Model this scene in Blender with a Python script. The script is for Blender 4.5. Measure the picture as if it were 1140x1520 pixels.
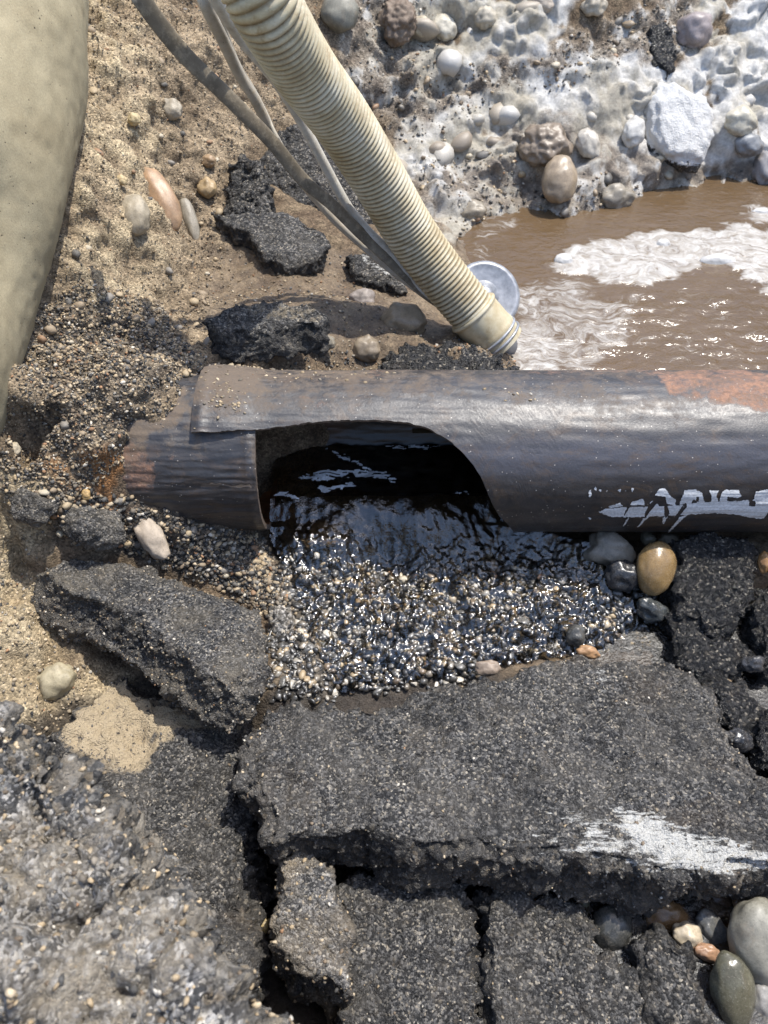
import bpy, math, random
import numpy as np
from mathutils import Vector, Matrix
from mathutils.geometry import tessellate_polygon

SC = bpy.context.scene
for _o in list(bpy.data.objects):
    bpy.data.objects.remove(_o)
COL = SC.collection
PI = math.pi

# ------------------------------------------------------------------ camera, sky, sun, exposure
PITCH = math.radians(48.0)
CAMP = np.array([0.0, -0.906, 0.860])
cam_d = bpy.data.cameras.new('camera')
cam = bpy.data.objects.new('camera', cam_d)
COL.objects.link(cam)
cam.location = CAMP.tolist()
cam.rotation_euler = (PI/2 - PITCH, 0, 0)
cam_d.sensor_fit = 'HORIZONTAL'
cam_d.sensor_width = 36.0
cam_d.lens = 36.0
cam_d.clip_start = 0.02
cam_d.clip_end = 300.0
cam_d.dof.use_dof = True
cam_d.dof.focus_distance = 1.12
cam_d.dof.aperture_fstop = 36.0/3.6
SC.camera = cam

SUN_EL, SUN_AZ = math.radians(69), math.radians(58)      # azimuth measured from +Y towards +X
SDIR = Vector((math.cos(SUN_EL)*math.sin(SUN_AZ), math.cos(SUN_EL)*math.cos(SUN_AZ), math.sin(SUN_EL)))
world = bpy.data.worlds.new('World')
SC.world = world
world.use_nodes = True
wn = world.node_tree
sky = wn.nodes.new('ShaderNodeTexSky')
sky.sky_type = 'NISHITA'
sky.sun_disc = False
sky.sun_elevation = SUN_EL
sky.sun_rotation = SUN_AZ
sky.air_density = 1.0
sky.dust_density = 1.5
bg = wn.nodes['Background']
wn.links.new(sky.outputs[0], bg.inputs[0])
bg.inputs[1].default_value = 0.15
sun_d = bpy.data.lights.new('sun', 'SUN')
sun_d.energy = 2.7
sun_d.angle = math.radians(0.5)
sun_d.color = (1.0, 0.955, 0.88)
sun = bpy.data.objects.new('sun', sun_d)
COL.objects.link(sun)
sun.location = (2, 2, 4)
sun.rotation_euler = SDIR.to_track_quat('Z', 'Y').to_euler()
SC.view_settings.view_transform = 'Standard'
SC.view_settings.look = 'None'
SC.view_settings.exposure = 1.02
SC.view_settings.gamma = 1.0
SC.view_settings.use_curve_mapping = False
SC.cycles.max_bounces = 8
SC.cycles.transparent_max_bounces = 12
SC.cycles.caustics_reflective = False
SC.cycles.caustics_refractive = False
SC.cycles.use_denoising = True

rng = np.random.default_rng(11)
random.seed(11)

# ------------------------------------------------------------------ noise
_G = np.array([[1,1,0],[-1,1,0],[1,-1,0],[-1,-1,0],[1,0,1],[-1,0,1],[1,0,-1],[-1,0,-1],
               [0,1,1],[0,-1,1],[0,1,-1],[0,-1,-1],[1,1,0],[-1,1,0],[0,-1,1],[0,-1,-1]], dtype=np.float32)

def hsh(ix, iy, iz, seed):
    h = (ix.astype(np.uint32)*np.uint32(374761393) + iy.astype(np.uint32)*np.uint32(668265263)
         + iz.astype(np.uint32)*np.uint32(2246822519) + np.uint32((seed*3266489917 + 374761) & 0xffffffff))
    h ^= h >> np.uint32(15); h *= np.uint32(2654435761)
    h ^= h >> np.uint32(13); h *= np.uint32(1274126177)
    h ^= h >> np.uint32(16)
    return h

def gnoise(P, seed=0):
    P = np.asarray(P, dtype=np.float32)
    I = np.floor(P).astype(np.int32)
    f = P - I
    u = f*f*f*(f*(f*6-15)+10)
    out = np.zeros(len(P), dtype=np.float32)
    for c in range(8):
        cx, cy, cz = c & 1, (c >> 1) & 1, c >> 2
        g = _G[hsh(I[:,0]+cx, I[:,1]+cy, I[:,2]+cz, seed) & np.uint32(15)]
        d = g[:,0]*(f[:,0]-cx) + g[:,1]*(f[:,1]-cy) + g[:,2]*(f[:,2]-cz)
        w = (u[:,0] if cx else 1-u[:,0])*(u[:,1] if cy else 1-u[:,1])*(u[:,2] if cz else 1-u[:,2])
        out += w*d
    return out

def fbm(P, octv=4, seed=0, gain=0.5, lac=2.03):
    P = np.asarray(P, dtype=np.float32)
    a, s, o = 1.0, 1.0, np.zeros(len(P), dtype=np.float32)
    for k in range(octv):
        o += a*gnoise(P*s + 17.3*k, seed+k); a *= gain; s *= lac
    return o

def ridged(P, octv=3, seed=0):
    P = np.asarray(P, dtype=np.float32)
    a, s, o = 1.0, 1.0, np.zeros(len(P), dtype=np.float32)
    for k in range(octv):
        o += a*(1-np.abs(gnoise(P*s + 9.1*k, seed+k))*2); a *= .5; s *= 2.1
    return o

def worley(P, seed=0, f2=False):
    P = np.asarray(P, dtype=np.float32)
    I = np.floor(P).astype(np.int32)
    best = np.full(len(P), 9.0, dtype=np.float32); sec = best.copy()
    bid = np.zeros(len(P), dtype=np.uint32)
    for dx in (-1, 0, 1):
        for dy in (-1, 0, 1):
            for dz in (-1, 0, 1):
                X, Y, Z = I[:,0]+dx, I[:,1]+dy, I[:,2]+dz
                h = hsh(X, Y, Z, seed)
                d = ((X + (h & np.uint32(1023))/1023.0 - P[:,0])**2 + (Y + ((h >> np.uint32(10)) & np.uint32(1023))/1023.0 - P[:,1])**2
                     + (Z + ((h >> np.uint32(20)) & np.uint32(1023))/1023.0 - P[:,2])**2)
                sec = np.minimum(sec, np.maximum(d, best)); m = d < best
                best = np.where(m, d, best); bid = np.where(m, h, bid)
    if f2: return np.sqrt(best), bid, np.sqrt(sec)
    return np.sqrt(best), bid

def sstep(a, b, x):
    t = np.clip((x-a)/(b-a), 0, 1)
    return t*t*(3-2*t)

# ------------------------------------------------------------------ photograph pixels <-> the place
F = 1140.0
RT = np.array([1.0, 0, 0]); UP = np.array([0, math.sin(PITCH), math.cos(PITCH)]); FW = np.array([0, math.cos(PITCH), -math.sin(PITCH)])

def ray(px, py):
    return FW + (px-570.0)/F*RT + (760.0-py)/F*UP

def at_d(px, py, d):
    return CAMP + ray(px, py)*d

def at_z(px, py, z):
    r = ray(px, py)
    return CAMP + r*((z-CAMP[2])/r[2])

def proj(P):
    Q = np.asarray(P, dtype=np.float64) - CAMP
    d = np.maximum(Q @ FW, 1e-3)
    return 570 + F*(Q @ RT)/d, 760 - F*(Q @ UP)/d

def polymask(px, py, poly, soft=12.0):
    """1 inside the outline, fading over soft pixels across its edge"""
    n = len(poly)
    ins = np.zeros(len(px), dtype=bool)
    dm = np.full(len(px), 1e9)
    for k in range(n):
        x0, y0 = poly[k]; x1, y1 = poly[(k+1) % n]
        ex, ey = x1-x0, y1-y0
        t = np.clip(((px-x0)*ex + (py-y0)*ey)/(ex*ex+ey*ey+1e-9), 0, 1)
        dm = np.minimum(dm, (px-x0-t*ex)**2 + (py-y0-t*ey)**2)
        if y0 != y1:
            c = ((y0 > py) != (y1 > py)) & (px < ex*(py-y0)/(y1-y0) + x0)
            ins ^= c
    sd = np.where(ins, 1, -1)*np.sqrt(dm)
    return sstep(-soft, soft, sd)

# ------------------------------------------------------------------ objects
def tag(o, label=None, cat=None, group=None, kind=None):
    if label: o['label'] = label
    if cat: o['category'] = cat
    if group: o['group'] = group
    if kind: o['kind'] = kind
    return o

def make_mesh(name, V, faces, attrs=None, smooth=True):
    """faces: (n,k) int array or a list of such arrays"""
    me = bpy.data.meshes.new(name)
    V = np.asarray(V, dtype=np.float32)
    if isinstance(faces, np.ndarray): faces = [faces]
    faces = [np.asarray(f, dtype=np.int32) for f in faces if len(f)]
    me.vertices.add(len(V)); me.vertices.foreach_set('co', V.ravel())
    nl = sum(f.size for f in faces); nf = sum(len(f) for f in faces)
    me.loops.add(nl); me.polygons.add(nf)
    me.loops.foreach_set('vertex_index', np.concatenate([f.ravel() for f in faces]))
    tot = np.concatenate([np.full(len(f), f.shape[1], dtype=np.int32) for f in faces])
    st = np.concatenate([[0], np.cumsum(tot)[:-1]]).astype(np.int32)
    me.polygons.foreach_set('loop_start', st)
    me.polygons.foreach_set('loop_total', tot)
    me.update(calc_edges=True)
    me.validate()
    if smooth:
        me.polygons.foreach_set('use_smooth', np.ones(len(me.polygons), dtype=bool))
    for k, a in (attrs or {}).items():
        a = np.asarray(a, dtype=np.float32)
        if a.ndim == 1:
            me.attributes.new(k, 'FLOAT', 'POINT').data.foreach_set('value', a)
        else:
            c = np.ones((len(a), 4), dtype=np.float32); c[:, :3] = a[:, :3]
            me.attributes.new(k, 'FLOAT_COLOR', 'POINT').data.foreach_set('color', c.ravel())
    return me

def link(name, me, mat=None, parent=None, loc=None):
    o = bpy.data.objects.new(name, me)
    COL.objects.link(o)
    if mat and me is not None and not len(me.materials): me.materials.append(mat)
    if parent is not None: o.parent = parent
    if loc is not None: o.location = [float(v) for v in loc]
    return o

def solid(name, V, faces, mat, attrs=None, parent=None, origin=None, smooth=True):
    """world-space vertices; the object's origin is set at the base of the mesh (or at the parent's origin)"""
    V = np.asarray(V, dtype=np.float64)
    if parent is not None:
        org = np.array(parent['_org']) if '_org' in parent else np.zeros(3)
    elif origin is not None:
        org = np.asarray(origin, dtype=float)
    else:
        org = np.array([V[:,0].mean(), V[:,1].mean(), V[:,2].min()])
    o = link(name, make_mesh(name, V-org, faces, attrs, smooth), mat, parent, None if parent is not None else org)
    return o

def empty(name, loc):
    o = link(name, None, loc=loc)
    o['_org'] = [float(v) for v in loc]
    return o

def vnormals(me):
    n = np.empty(len(me.vertices)*3, dtype=np.float32)
    me.vertex_normals.foreach_get('vector', n)
    return n.reshape(-1, 3)

def mesh_arrays(me):
    v = np.empty(len(me.vertices)*3, dtype=np.float32); me.vertices.foreach_get('co', v)
    li = np.empty(len(me.loops), dtype=np.int32); me.loops.foreach_get('vertex_index', li)
    lt = np.empty(len(me.polygons), dtype=np.int32); me.polygons.foreach_get('loop_total', lt)
    st = np.concatenate([[0], np.cumsum(lt)[:-1]])
    fs = []
    for k in (3, 4):
        s = st[lt == k]
        if len(s): fs.append(li[s[:, None] + np.arange(k)])
    return v.reshape(-1, 3), fs

def remesh(V, faces, voxel):
    """voxel remesh of a closed mesh; returns verts, faces, normals"""
    me = bpy.data.meshes.new('tmp'); me.from_pydata([tuple(map(float, v)) for v in V], [], [tuple(f) for f in faces]); me.update()
    o = bpy.data.objects.new('tmp', me); COL.objects.link(o)
    m = o.modifiers.new('r', 'REMESH'); m.mode = 'VOXEL'; m.voxel_size = voxel
    dg = bpy.context.evaluated_depsgraph_get()
    ev = o.evaluated_get(dg)
    em = ev.to_mesh()
    Vn, fs = mesh_arrays(em); N = vnormals(em)
    ev.to_mesh_clear()
    bpy.data.objects.remove(o); bpy.data.meshes.remove(me)
    return Vn, fs, N

# ------------------------------------------------------------------ materials
class NT:
    def __init__(s, name):
        s.m = bpy.data.materials.new(name); s.m.use_nodes = True
        s.t = s.m.node_tree; s.t.nodes.clear()
        s.out = s.n('ShaderNodeOutputMaterial')
        s.co = s.n('ShaderNodeTexCoord').outputs['Object']
    def n(s, t, **k):
        x = s.t.nodes.new(t)
        for a, v in k.items(): setattr(x, a, v)
        return x
    def l(s, a, b): s.t.links.new(a, b)
    def put(s, sock, v):
        if v is None: return
        if hasattr(v, 'is_linked') or hasattr(v, 'links'): s.l(v, sock)
        elif isinstance(v, (tuple, list)) and len(v) == 3 and sock.type == 'RGBA': sock.default_value = (*v, 1)
        else: sock.default_value = v
    def noise(s, scale, detail=4, rough=.55, dist=0.0, co=None):
        x = s.n('ShaderNodeTexNoise'); x.inputs['Scale'].default_value = scale; x.inputs['Detail'].default_value = detail
        x.inputs['Roughness'].default_value = rough; x.inputs['Distortion'].default_value = dist
        s.l(co or s.co, x.inputs['Vector']); return x.outputs['Fac']
    def vor(s, scale, feature='F1', rand=1.0, co=None):
        x = s.n('ShaderNodeTexVoronoi'); x.feature = feature; x.inputs['Scale'].default_value = scale
        x.inputs['Randomness'].default_value = rand
        s.l(co or s.co, x.inputs['Vector']); return x
    def ramp(s, fac, stops, interp='LINEAR'):
        x = s.n('ShaderNodeValToRGB'); cr = x.color_ramp; cr.interpolation = interp
        while len(cr.elements) < len(stops): cr.elements.new(.5)
        for e, (p, c) in zip(cr.elements, stops):
            e.position = p; e.color = (*c, 1) if isinstance(c, (tuple, list)) else (c, c, c, 1)
        s.l(fac, x.inputs[0]); return x.outputs[0]
    def mr(s, v, a, b, c=0.0, d=1.0):
        x = s.n('ShaderNodeMapRange'); s.put(x.inputs[0], v)
        for i, q in enumerate((a, b, c, d)): s.put(x.inputs[i+1], q)
        return x.outputs[0]
    def math(s, op, a, b=0.0, clamp=False):
        x = s.n('ShaderNodeMath', operation=op, use_clamp=clamp); s.put(x.inputs[0], a); s.put(x.inputs[1], b); return x.outputs[0]
    def mix(s, f, a, b, mode='MIX'):
        x = s.n('ShaderNodeMix', data_type='RGBA', blend_type=mode); s.put(x.inputs[0], f); s.put(x.inputs[6], a); s.put(x.inputs[7], b)
        return x.outputs[2]
    def attr(s, name, col=False):
        x = s.n('ShaderNodeAttribute', attribute_name=name); return x.outputs['Color'] if col else x.outputs['Fac']
    def sep(s, c, i):
        x = s.n('ShaderNodeSeparateColor'); s.l(c, x.inputs[0]); return x.outputs[i]
    def bump(s, h, strength=.5, dist=.002, nrm=None):
        x = s.n('ShaderNodeBump'); x.inputs['Strength'].default_value = strength; x.inputs['Distance'].default_value = dist
        s.l(h, x.inputs['Height'])
        if nrm is not None: s.l(nrm, x.inputs['Normal'])
        return x.outputs['Normal']
    def stretch(s, sx, sy, sz, rot=(0, 0, 0), co=None):
        x = s.n('ShaderNodeMapping'); x.inputs['Scale'].default_value = (sx, sy, sz); x.inputs['Rotation'].default_value = rot
        s.l(co or s.co, x.inputs['Vector']); return x.outputs[0]
    def bsdf(s, col, rough, nrm=None, spec=.5, metal=0.0, coat=None):
        p = s.n('ShaderNodeBsdfPrincipled')
        s.put(p.inputs['Base Color'], col); s.put(p.inputs['Roughness'], rough); s.put(p.inputs['Specular IOR Level'], spec)
        s.put(p.inputs['Metallic'], metal)
        if coat is not None:
            s.put(p.inputs['Coat Weight'], coat); p.inputs['Coat Roughness'].default_value = .32
        if nrm is not None: s.l(nrm, p.inputs['Normal'])
        return p.outputs[0]
    def done(s, sh):
        s.l(sh, s.out.inputs['Surface']); return s.m

_mc = {}
def m_asphalt(name='asphalt', dark=.030, light=.10, tan=.25, dust=.35, dustcol=(.17, .145, .11), wet=0.0, cell=300, coarse=0.0, paintcol=(.56, .55, .51)):
    key = ('asph', name)
    if key in _mc: return _mc[key]
    s = NT(name)
    v = s.vor(cell); v2 = s.vor(cell*.42)
    r1 = s.sep(v.outputs['Color'], 0); r2 = s.sep(v2.outputs['Color'], 1)
    agg = s.ramp(r1, [(0, (dark*.5,)*3), (.42, (dark, dark*.99, dark*.98)), (.7, (light, light*.97, light*.93)), (.9, (light*1.6, light*1.5, light*1.35)), (1, (.42, .37, .29))])
    agg2 = s.ramp(r2, [(0, (dark*.7,)*3), (.55, (dark*1.3,)*3), (.8, (light*1.25, light*1.18, light*1.05)), (.93, (tan, tan*.8, tan*.55)), (1, (.5, .44, .34))])
    edge = s.mr(v2.outputs['Distance'], .25, .55)
    c = s.mix(s.math('MULTIPLY', s.math('SUBTRACT', 1.0, edge), .35+coarse), agg, agg2)
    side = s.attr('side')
    c = s.mix(s.math('MULTIPLY', side, .8), c, s.mix(.62, agg2, (.008, .008, .009)))  # broken faces: coarser aggregate, with their shade darkened into the colour
    c = s.mix(1.0, c, s.ramp(s.noise(6.5, 6, .7, .6), [(.3, .62), (.5, 1.0), (.68, 1.35)]), 'MULTIPLY')
    c = s.mix(s.math('MULTIPLY', s.mr(s.noise(5, 5, .75, 1.0), .52, .66), .35), c, (.10, .072, .045))
    n1 = s.noise(14, 5, .6); n2 = s.noise(70, 3, .6); n3 = s.noise(900, 2, .7)
    c = s.mix(1.0, c, s.ramp(n2, [(.25, .5), (.7, 1.45)]), 'MULTIPLY')
    dm = s.math('MULTIPLY', s.mr(n1, .42, .68), dust)
    dm = s.math('MULTIPLY', dm, s.mr(n3, .3, .6, .4, 1.0))
    c = s.mix(dm, c, dustcol)
    # sand lying on the slab, road paint left on it
    sf = s.math('MULTIPLY', s.attr('sand'), s.mr(s.noise(160, 4, .7), .3, .5), True)
    c = s.mix(s.mr(sf, .25, .6), c, s.mix(s.noise(90, 3), (.38, .30, .19), (.56, .455, .305)))
    st = s.noise(1.0, 4, .7, co=s.stretch(35, 190, 90, (0, 0, .42)))
    pf = s.mr(s.math('ADD', s.attr('paint'), s.math('MULTIPLY', s.math('SUBTRACT', st, .5), 2.6)), .50, .72)
    pf = s.math('MULTIPLY', pf, s.mr(s.math('ADD', s.noise(420, 3, .7), s.math('MULTIPLY', s.math('SUBTRACT', s.attr('paint'), 1.0, True), .5)), .30, .44), True)
    c = s.mix(pf, c, paintcol)
    h = s.math('ADD', s.math('MULTIPLY', s.math('SUBTRACT', 1.0, v.outputs['Distance']), .7), s.math('MULTIPLY', s.noise(700, 4, .7), .9))
    h = s.math('ADD', h, s.math('MULTIPLY', s.noise(160, 3, .6), 1.6))
    wetm = s.attr('wet')
    rough = s.mr(s.math('ADD', wetm, wet), 0, 1, .72, .18)
    rough = s.math('MULTIPLY', rough, s.mr(r1, 0, 1, .75, 1.15))
    c = s.mix(s.math('MULTIPLY', wetm, .55), c, (.010, .011, .013))
    m = s.done(s.bsdf(c, rough, s.bump(h, 1.0, .0032), .5))
    _mc[key] = m
    return m

def m_ground():
    s = NT('ground_soil')
    col = s.attr('col', True); wet = s.attr('wet'); wh = s.attr('slurry')
    v = s.vor(330); r = s.sep(v.outputs['Color'], 0)
    g = s.ramp(r, [(0, .45), (.35, .8), (.75, 1.15), (1, 1.7)])
    amt = s.math('MULTIPLY', s.math('SUBTRACT', 1.0, wh), s.mr(wet, 0, 1, .85, .35))
    c = s.mix(amt, col, s.mix(1.0, col, g, 'MULTIPLY'))
    n = s.noise(120, 5, .65)
    c = s.mix(1.0, c, s.ramp(n, [(.25, .62), (.75, 1.3)]), 'MULTIPLY')
    h = s.math('ADD', s.math('MULTIPLY', s.math('SUBTRACT', 1.0, v.outputs['Distance']), s.math('MULTIPLY', amt, .9)), s.math('MULTIPLY', s.noise(420, 5, .7), 1.1))
    h = s.math('ADD', h, s.math('MULTIPLY', s.noise(90, 4, .6), 1.5))
    rough = s.math('ADD', s.mr(wet, 0, 1, .92, .2), s.math('MULTIPLY', s.math('SUBTRACT', n, .5), .25))
    p = s.bsdf(c, rough, s.bump(h, .8, .003), s.mr(wet, 0, 1, .25, .5))
    return s.done(p)

def m_water_mud():
    s = NT('muddy_water')
    foam = s.attr('foam')
    co = s.stretch(1, 1.0, 1)
    warp = s.n('ShaderNodeTexNoise'); warp.inputs['Scale'].default_value = 9; warp.inputs['Detail'].default_value = 3; s.l(co, warp.inputs['Vector'])
    vm = s.n('ShaderNodeVectorMath', operation='MULTIPLY_ADD'); s.l(warp.outputs['Color'], vm.inputs[0]); vm.inputs[1].default_value = (.24, .20, 0); s.l(co, vm.inputs[2])
    fine = s.noise(1.0, 6, .72, co=s.stretch(19, 58, 20, (0, 0, .25), co=vm.outputs[0]))
    bub = s.vor(260)
    f = s.math('ADD', s.math('MULTIPLY', foam, 1.0), s.math('MULTIPLY', s.math('SUBTRACT', fine, .5), 2.2))
    f = s.mr(f, .38, 1.02)
    fc = s.ramp(s.noise(60, 5, .7, co=vm.outputs[0]), [(.3, (.26, .22, .17)), (.52, (.42, .40, .365)), (.75, (.56, .55, .53))])
    c = s.mix(f, s.mix(s.noise(7, 4, .6), (.088, .056, .028), (.135, .090, .050)), fc)
    w1 = s.noise(1.0, 3, .5, 1.2, co=s.stretch(30, 55, 20, (0, 0, .2)))
    w2 = s.noise(1.0, 2, .5, 1.0, co=s.stretch(75, 120, 20, (0, 0, .3)))
    rip = s.attr('ripple')
    h = s.math('ADD', s.math('MULTIPLY', w1, 2.2), s.math('MULTIPLY', w2, s.math('MULTIPLY', rip, 1.0)))
    h = s.math('ADD', h, s.math('MULTIPLY', f, .55))
    h = s.math('ADD', h, s.math('MULTIPLY', s.math('MULTIPLY', f, s.math('SUBTRACT', 1.0, bub.outputs['Distance'])), .4))
    p = s.bsdf(c, s.mr(f, 0, 1, .13, .45), s.bump(h, .24, .007), .5)
    return s.done(p)

def m_clear_water(name, tint=(.78, .70, .55), bs=.8, sc=60, rough=.10, ior=1.45):
    s = NT(name)
    h = s.math('ADD', s.noise(1.0, 4, .6, 1.5, co=s.stretch(sc, sc*1.5, sc)), s.math('MULTIPLY', s.noise(sc*4, 2, .5), .35))
    nrm = s.bump(h, bs, .01)
    fr = s.n('ShaderNodeFresnel'); fr.inputs[0].default_value = ior; s.l(nrm, fr.inputs['Normal'])
    tr = s.n('ShaderNodeBsdfTransparent'); s.put(tr.inputs[0], tint)
    gl = s.n('ShaderNodeBsdfGlossy'); gl.inputs['Roughness'].default_value = rough; s.l(nrm, gl.inputs['Normal'])
    mx = s.n('ShaderNodeMixShader'); s.l(s.math('MULTIPLY', fr.outputs[0], 1.6, True), mx.inputs[0]); s.l(tr.outputs[0], mx.inputs[1]); s.l(gl.outputs[0], mx.inputs[2])
    return s.done(mx.outputs[0])

def m_pebble(col, wet=.3, speck=.25, name='stone'):
    key = (tuple(col), wet, speck)
    if key in _mc: return _mc[key]
    s = NT(name)
    c2 = tuple(min(1, v*1.45) for v in col); c0 = tuple(v*.55 for v in col)
    n = s.noise(38, 6, .65, .6); n2 = s.noise(420, 3, .7); v = s.vor(520)
    c = s.ramp(n, [(.25, c0), (.5, col), (.75, c2)])
    c = s.mix(s.math('MULTIPLY', s.mr(s.sep(v.outputs['Color'], 0), .72, .95), speck), c, tuple(v*.3 for v in col))
    c = s.mix(s.math('MULTIPLY', s.mr(n2, .55, .75), speck), c, (.55, .5, .42))
    c = s.mix(s.math('MULTIPLY', s.mr(s.noise(22, 6, .75, .8), .50, .66), .65-.35*min(wet, 1)), c, s.mix(n2, (.12, .09, .06), (.27, .21, .14)))
    m = s.done(s.bsdf(c, s.mr(n2, .3, .7, .62-.48*wet, .75-.5*wet), s.bump(s.math('ADD', n2, n), .25, .0012), .5))
    _mc[key] = m
    return m

def m_vcol(name, rough=.75, coat=None, bs=.5):
    s = NT(name)
    n = s.noise(500, 3, .7)
    c = s.mix(1.0, s.attr('col', True), s.ramp(n, [(.25, .6), (.75, 1.35)]), 'MULTIPLY')
    return s.done(s.bsdf(c, s.mr(n, .3, .7, rough-.12, rough+.1), s.bump(n, bs, .0012), .5, coat=coat))

# ------------------------------------------------------------------ the ground of the pit
CTRL_PX = [
 (170,0,.40),(300,0,.37),(165,100,.34),(300,100,.29),(150,200,.29),(300,200,.20),(150,300,.24),(250,300,.14),(300,400,.05),
 (200,420,.12),(120,400,.20),(40,560,.15),(150,500,.12),(220,520,.10),(-100,400,.08),(-100,100,.25),
 (30,800,-.02),(100,760,-.05),(30,900,-.06),(30,1000,-.09),(100,1010,-.13),(-80,800,.02),(-80,1000,-.06),
 (385,800,-.125),(250,850,-.105),(400,840,-.135),(420,930,-.14),(400,1030,-.145),
 (440,800,-.122),(520,775,-.115),(600,775,-.115),(700,785,-.12),(500,850,-.12),(650,850,-.125),(800,860,-.13),(600,950,-.14),(750,950,-.145),(850,900,-.152),(920,940,-.180),
 (1000,960,-.19),(1100,1010,-.205),(1000,840,-.16),(1100,860,-.165),(900,820,-.14),
 (330,505,.105),(390,535,.10),(450,505,.07),(600,500,.02),(560,460,.03),(400,450,.06),(500,400,.025),(640,500,.0),(420,350,.075),(550,380,.02),(620,330,.03),(680,345,-.03),
 (690,530,.03),(760,540,-.05),
 (800,400,-.15),(1000,400,-.2),(1000,520,-.2),(800,500,-.12),(740,360,-.09),(1140,310,-.14),(1140,540,-.2),(1300,420,-.15),
 (690,338,-.05),(760,318,-.05),(850,312,-.05),(930,305,-.05),(1000,280,-.05),(1060,268,-.05),(1140,262,-.05),(1280,262,-.05),
 (850,200,.07),(850,100,.18),(850,0,.29),(700,200,.075),(700,100,.185),(700,0,.30),(1000,200,.045),(1000,100,.16),(1000,0,.27),(1140,200,.024),(1140,100,.14),(1140,0,.254),(1300,100,.15),
 (550,200,.10),(550,100,.21),(550,0,.32),(640,250,.035),(450,200,.13),(450,100,.24),(430,0,.35),
 (400,1150,-.22),(700,1200,-.22),(700,1350,-.24),(1000,1350,-.235),(1100,1450,-.26),(200,1300,-.24),(600,1450,-.26),(380,1450,-.26),(1100,1120,-.22),(900,1100,-.21),
 (0,1150,-.15),(0,1400,-.2),(1300,1000,-.18),(1300,1300,-.22),
]
CTRL_W = [(x, y, -.165) for x in (-.17, 0, .2, .4, .6, .85) for y in (-.08, .04)] + \
         [(-.45, .0, .155), (-.62, 0, .17), (-.35, .04, .145), (-.8, 0, .17), (-.5, -.06, .14), (-.62, -.08, .13), (-.5, .08, .15), (-.25, -.02, -.05),
          (-1.1, 1.2, .62), (0, 1.8, .68), (1.1, 1.9, .62), (-1.6, 0.2, .5), (1.7, .2, .1), (-1.2, -.6, .1), (1.3, -.7, -.1), (0, -1.2, -.2), (2.2, 1.2, .45)]
def th_at(px, py, r=.130):
    """angle round the pipe and x seen at a pixel"""
    d = ray(px, py); o = CAMP
    a = d[1]**2+d[2]**2; b = 2*(o[1]*d[1]+o[2]*d[2]); c = o[1]**2+o[2]**2-r*r
    D = b*b-4*a*c
    t = (-b-math.sqrt(D))/(2*a) if D > 0 else -b/(2*a)
    P = o+d*t
    return P[0], math.atan2(P[2], -P[1])

def over_pipe(px, py, gap):
    x, th = th_at(px, py, .126+gap)
    return [x, -(.126+gap)*math.cos(th), (.126+gap)*math.sin(th)]
CTRL_ON = [over_pipe(a, b, g) for a, b, g in ((-60,600,.08),(-60,680,.07),(-60,760,.06),(0,640,.05),(0,720,.05),(-160,650,.09),(30,740,.035),(20,600,.05),(80,600,.04),(130,600,.03),(180,600,.022),(225,600,.014),(255,575,.012),(60,650,.04),(110,650,.03),(150,645,.022),(185,640,.012),
           (40,690,.03),(90,690,.025),(135,690,.016),(150,715,.012),(100,730,.03),(215,640,-.02),(260,620,-.03),(200,680,-.03),(260,690,-.04),(330,680,-.05),(190,742,.004),(250,768,.004),(320,786,.004))]
_cp = np.array([at_z(*c) for c in CTRL_PX] + [list(c) for c in CTRL_W] + CTRL_ON)

def _tps_k(r2):
    return np.where(r2 > 1e-12, .5*r2*np.log(np.maximum(r2, 1e-12)), 0)

def _tps_fit(C, lam=2e-4):
    n = len(C)
    d2 = ((C[:, None, :2]-C[None, :, :2])**2).sum(-1)
    A = np.zeros((n+3, n+3)); A[:n, :n] = _tps_k(d2) + lam*np.eye(n)
    Pm = np.c_[np.ones(n), C[:, :2]]; A[:n, n:] = Pm; A[n:, :n] = Pm.T
    return np.linalg.solve(A, np.r_[C[:, 2], 0, 0, 0])
_tw = _tps_fit(_cp)

def base_z(x, y):
    x = np.asarray(x, float); y = np.asarray(y, float)
    z = np.zeros(len(x))
    for a in range(0, len(x), 60000):
        xs, ys = x[a:a+60000], y[a:a+60000]
        d2 = (xs[:, None]-_cp[None, :, 0])**2 + (ys[:, None]-_cp[None, :, 1])**2
        z[a:a+60000] = _tps_k(d2) @ _tw[:-3] + _tw[-3] + _tw[-2]*xs + _tw[-1]*ys
    far = sstep(1.0, 2.6, np.hypot(x-.05, (y-.5)*.85))
    return np.clip(z, -.3, .75)*(1-far) + .72*far

M_WHITE = [[(620,-90),(830,-90),(845,30),(800,85),(720,95),(660,140),(615,120),(600,50)],
           [(575,265),(590,205),(680,165),(760,130),(850,85),(930,85),(1000,100),(1090,60),(1300,60),(1300,255),(1090,245),(1010,235),(930,215),(880,205),(830,175),(770,190),(720,235),(650,265)],
           [(1010,-90),(1300,-90),(1300,110),(1090,90),(1030,40)], [(655,300),(690,300),(690,350),(655,350)]]
M_GREY = [[(600,240),(720,190),(830,170),(950,210),(1090,240),(1300,230),(1300,300),(930,330),(680,350),(620,300)],
          [(480,-90),(640,-90),(650,110),(720,100),(850,60),(1010,-20),(1060,60),(900,110),(700,160),(600,230),(520,120)]]
M_WET = [[(300,440),(340,330),(420,340),(560,400),(650,440),(680,540),(440,548),(330,480)], [(640,300),(760,340),(800,560),(680,550)],
         [(420,780),(520,730),(780,750),(1300,780),(1300,1600),(350,1600),(420,1040),(400,850)], [(600,240),(830,175),(1300,235),(1300,330),(680,360)]]
M_SOIL = [[(110,-90),(470,-90),(480,160),(340,240),(330,340),(320,440),(310,540),(170,680),(100,700),(-60,640),(-60,560)]]
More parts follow.
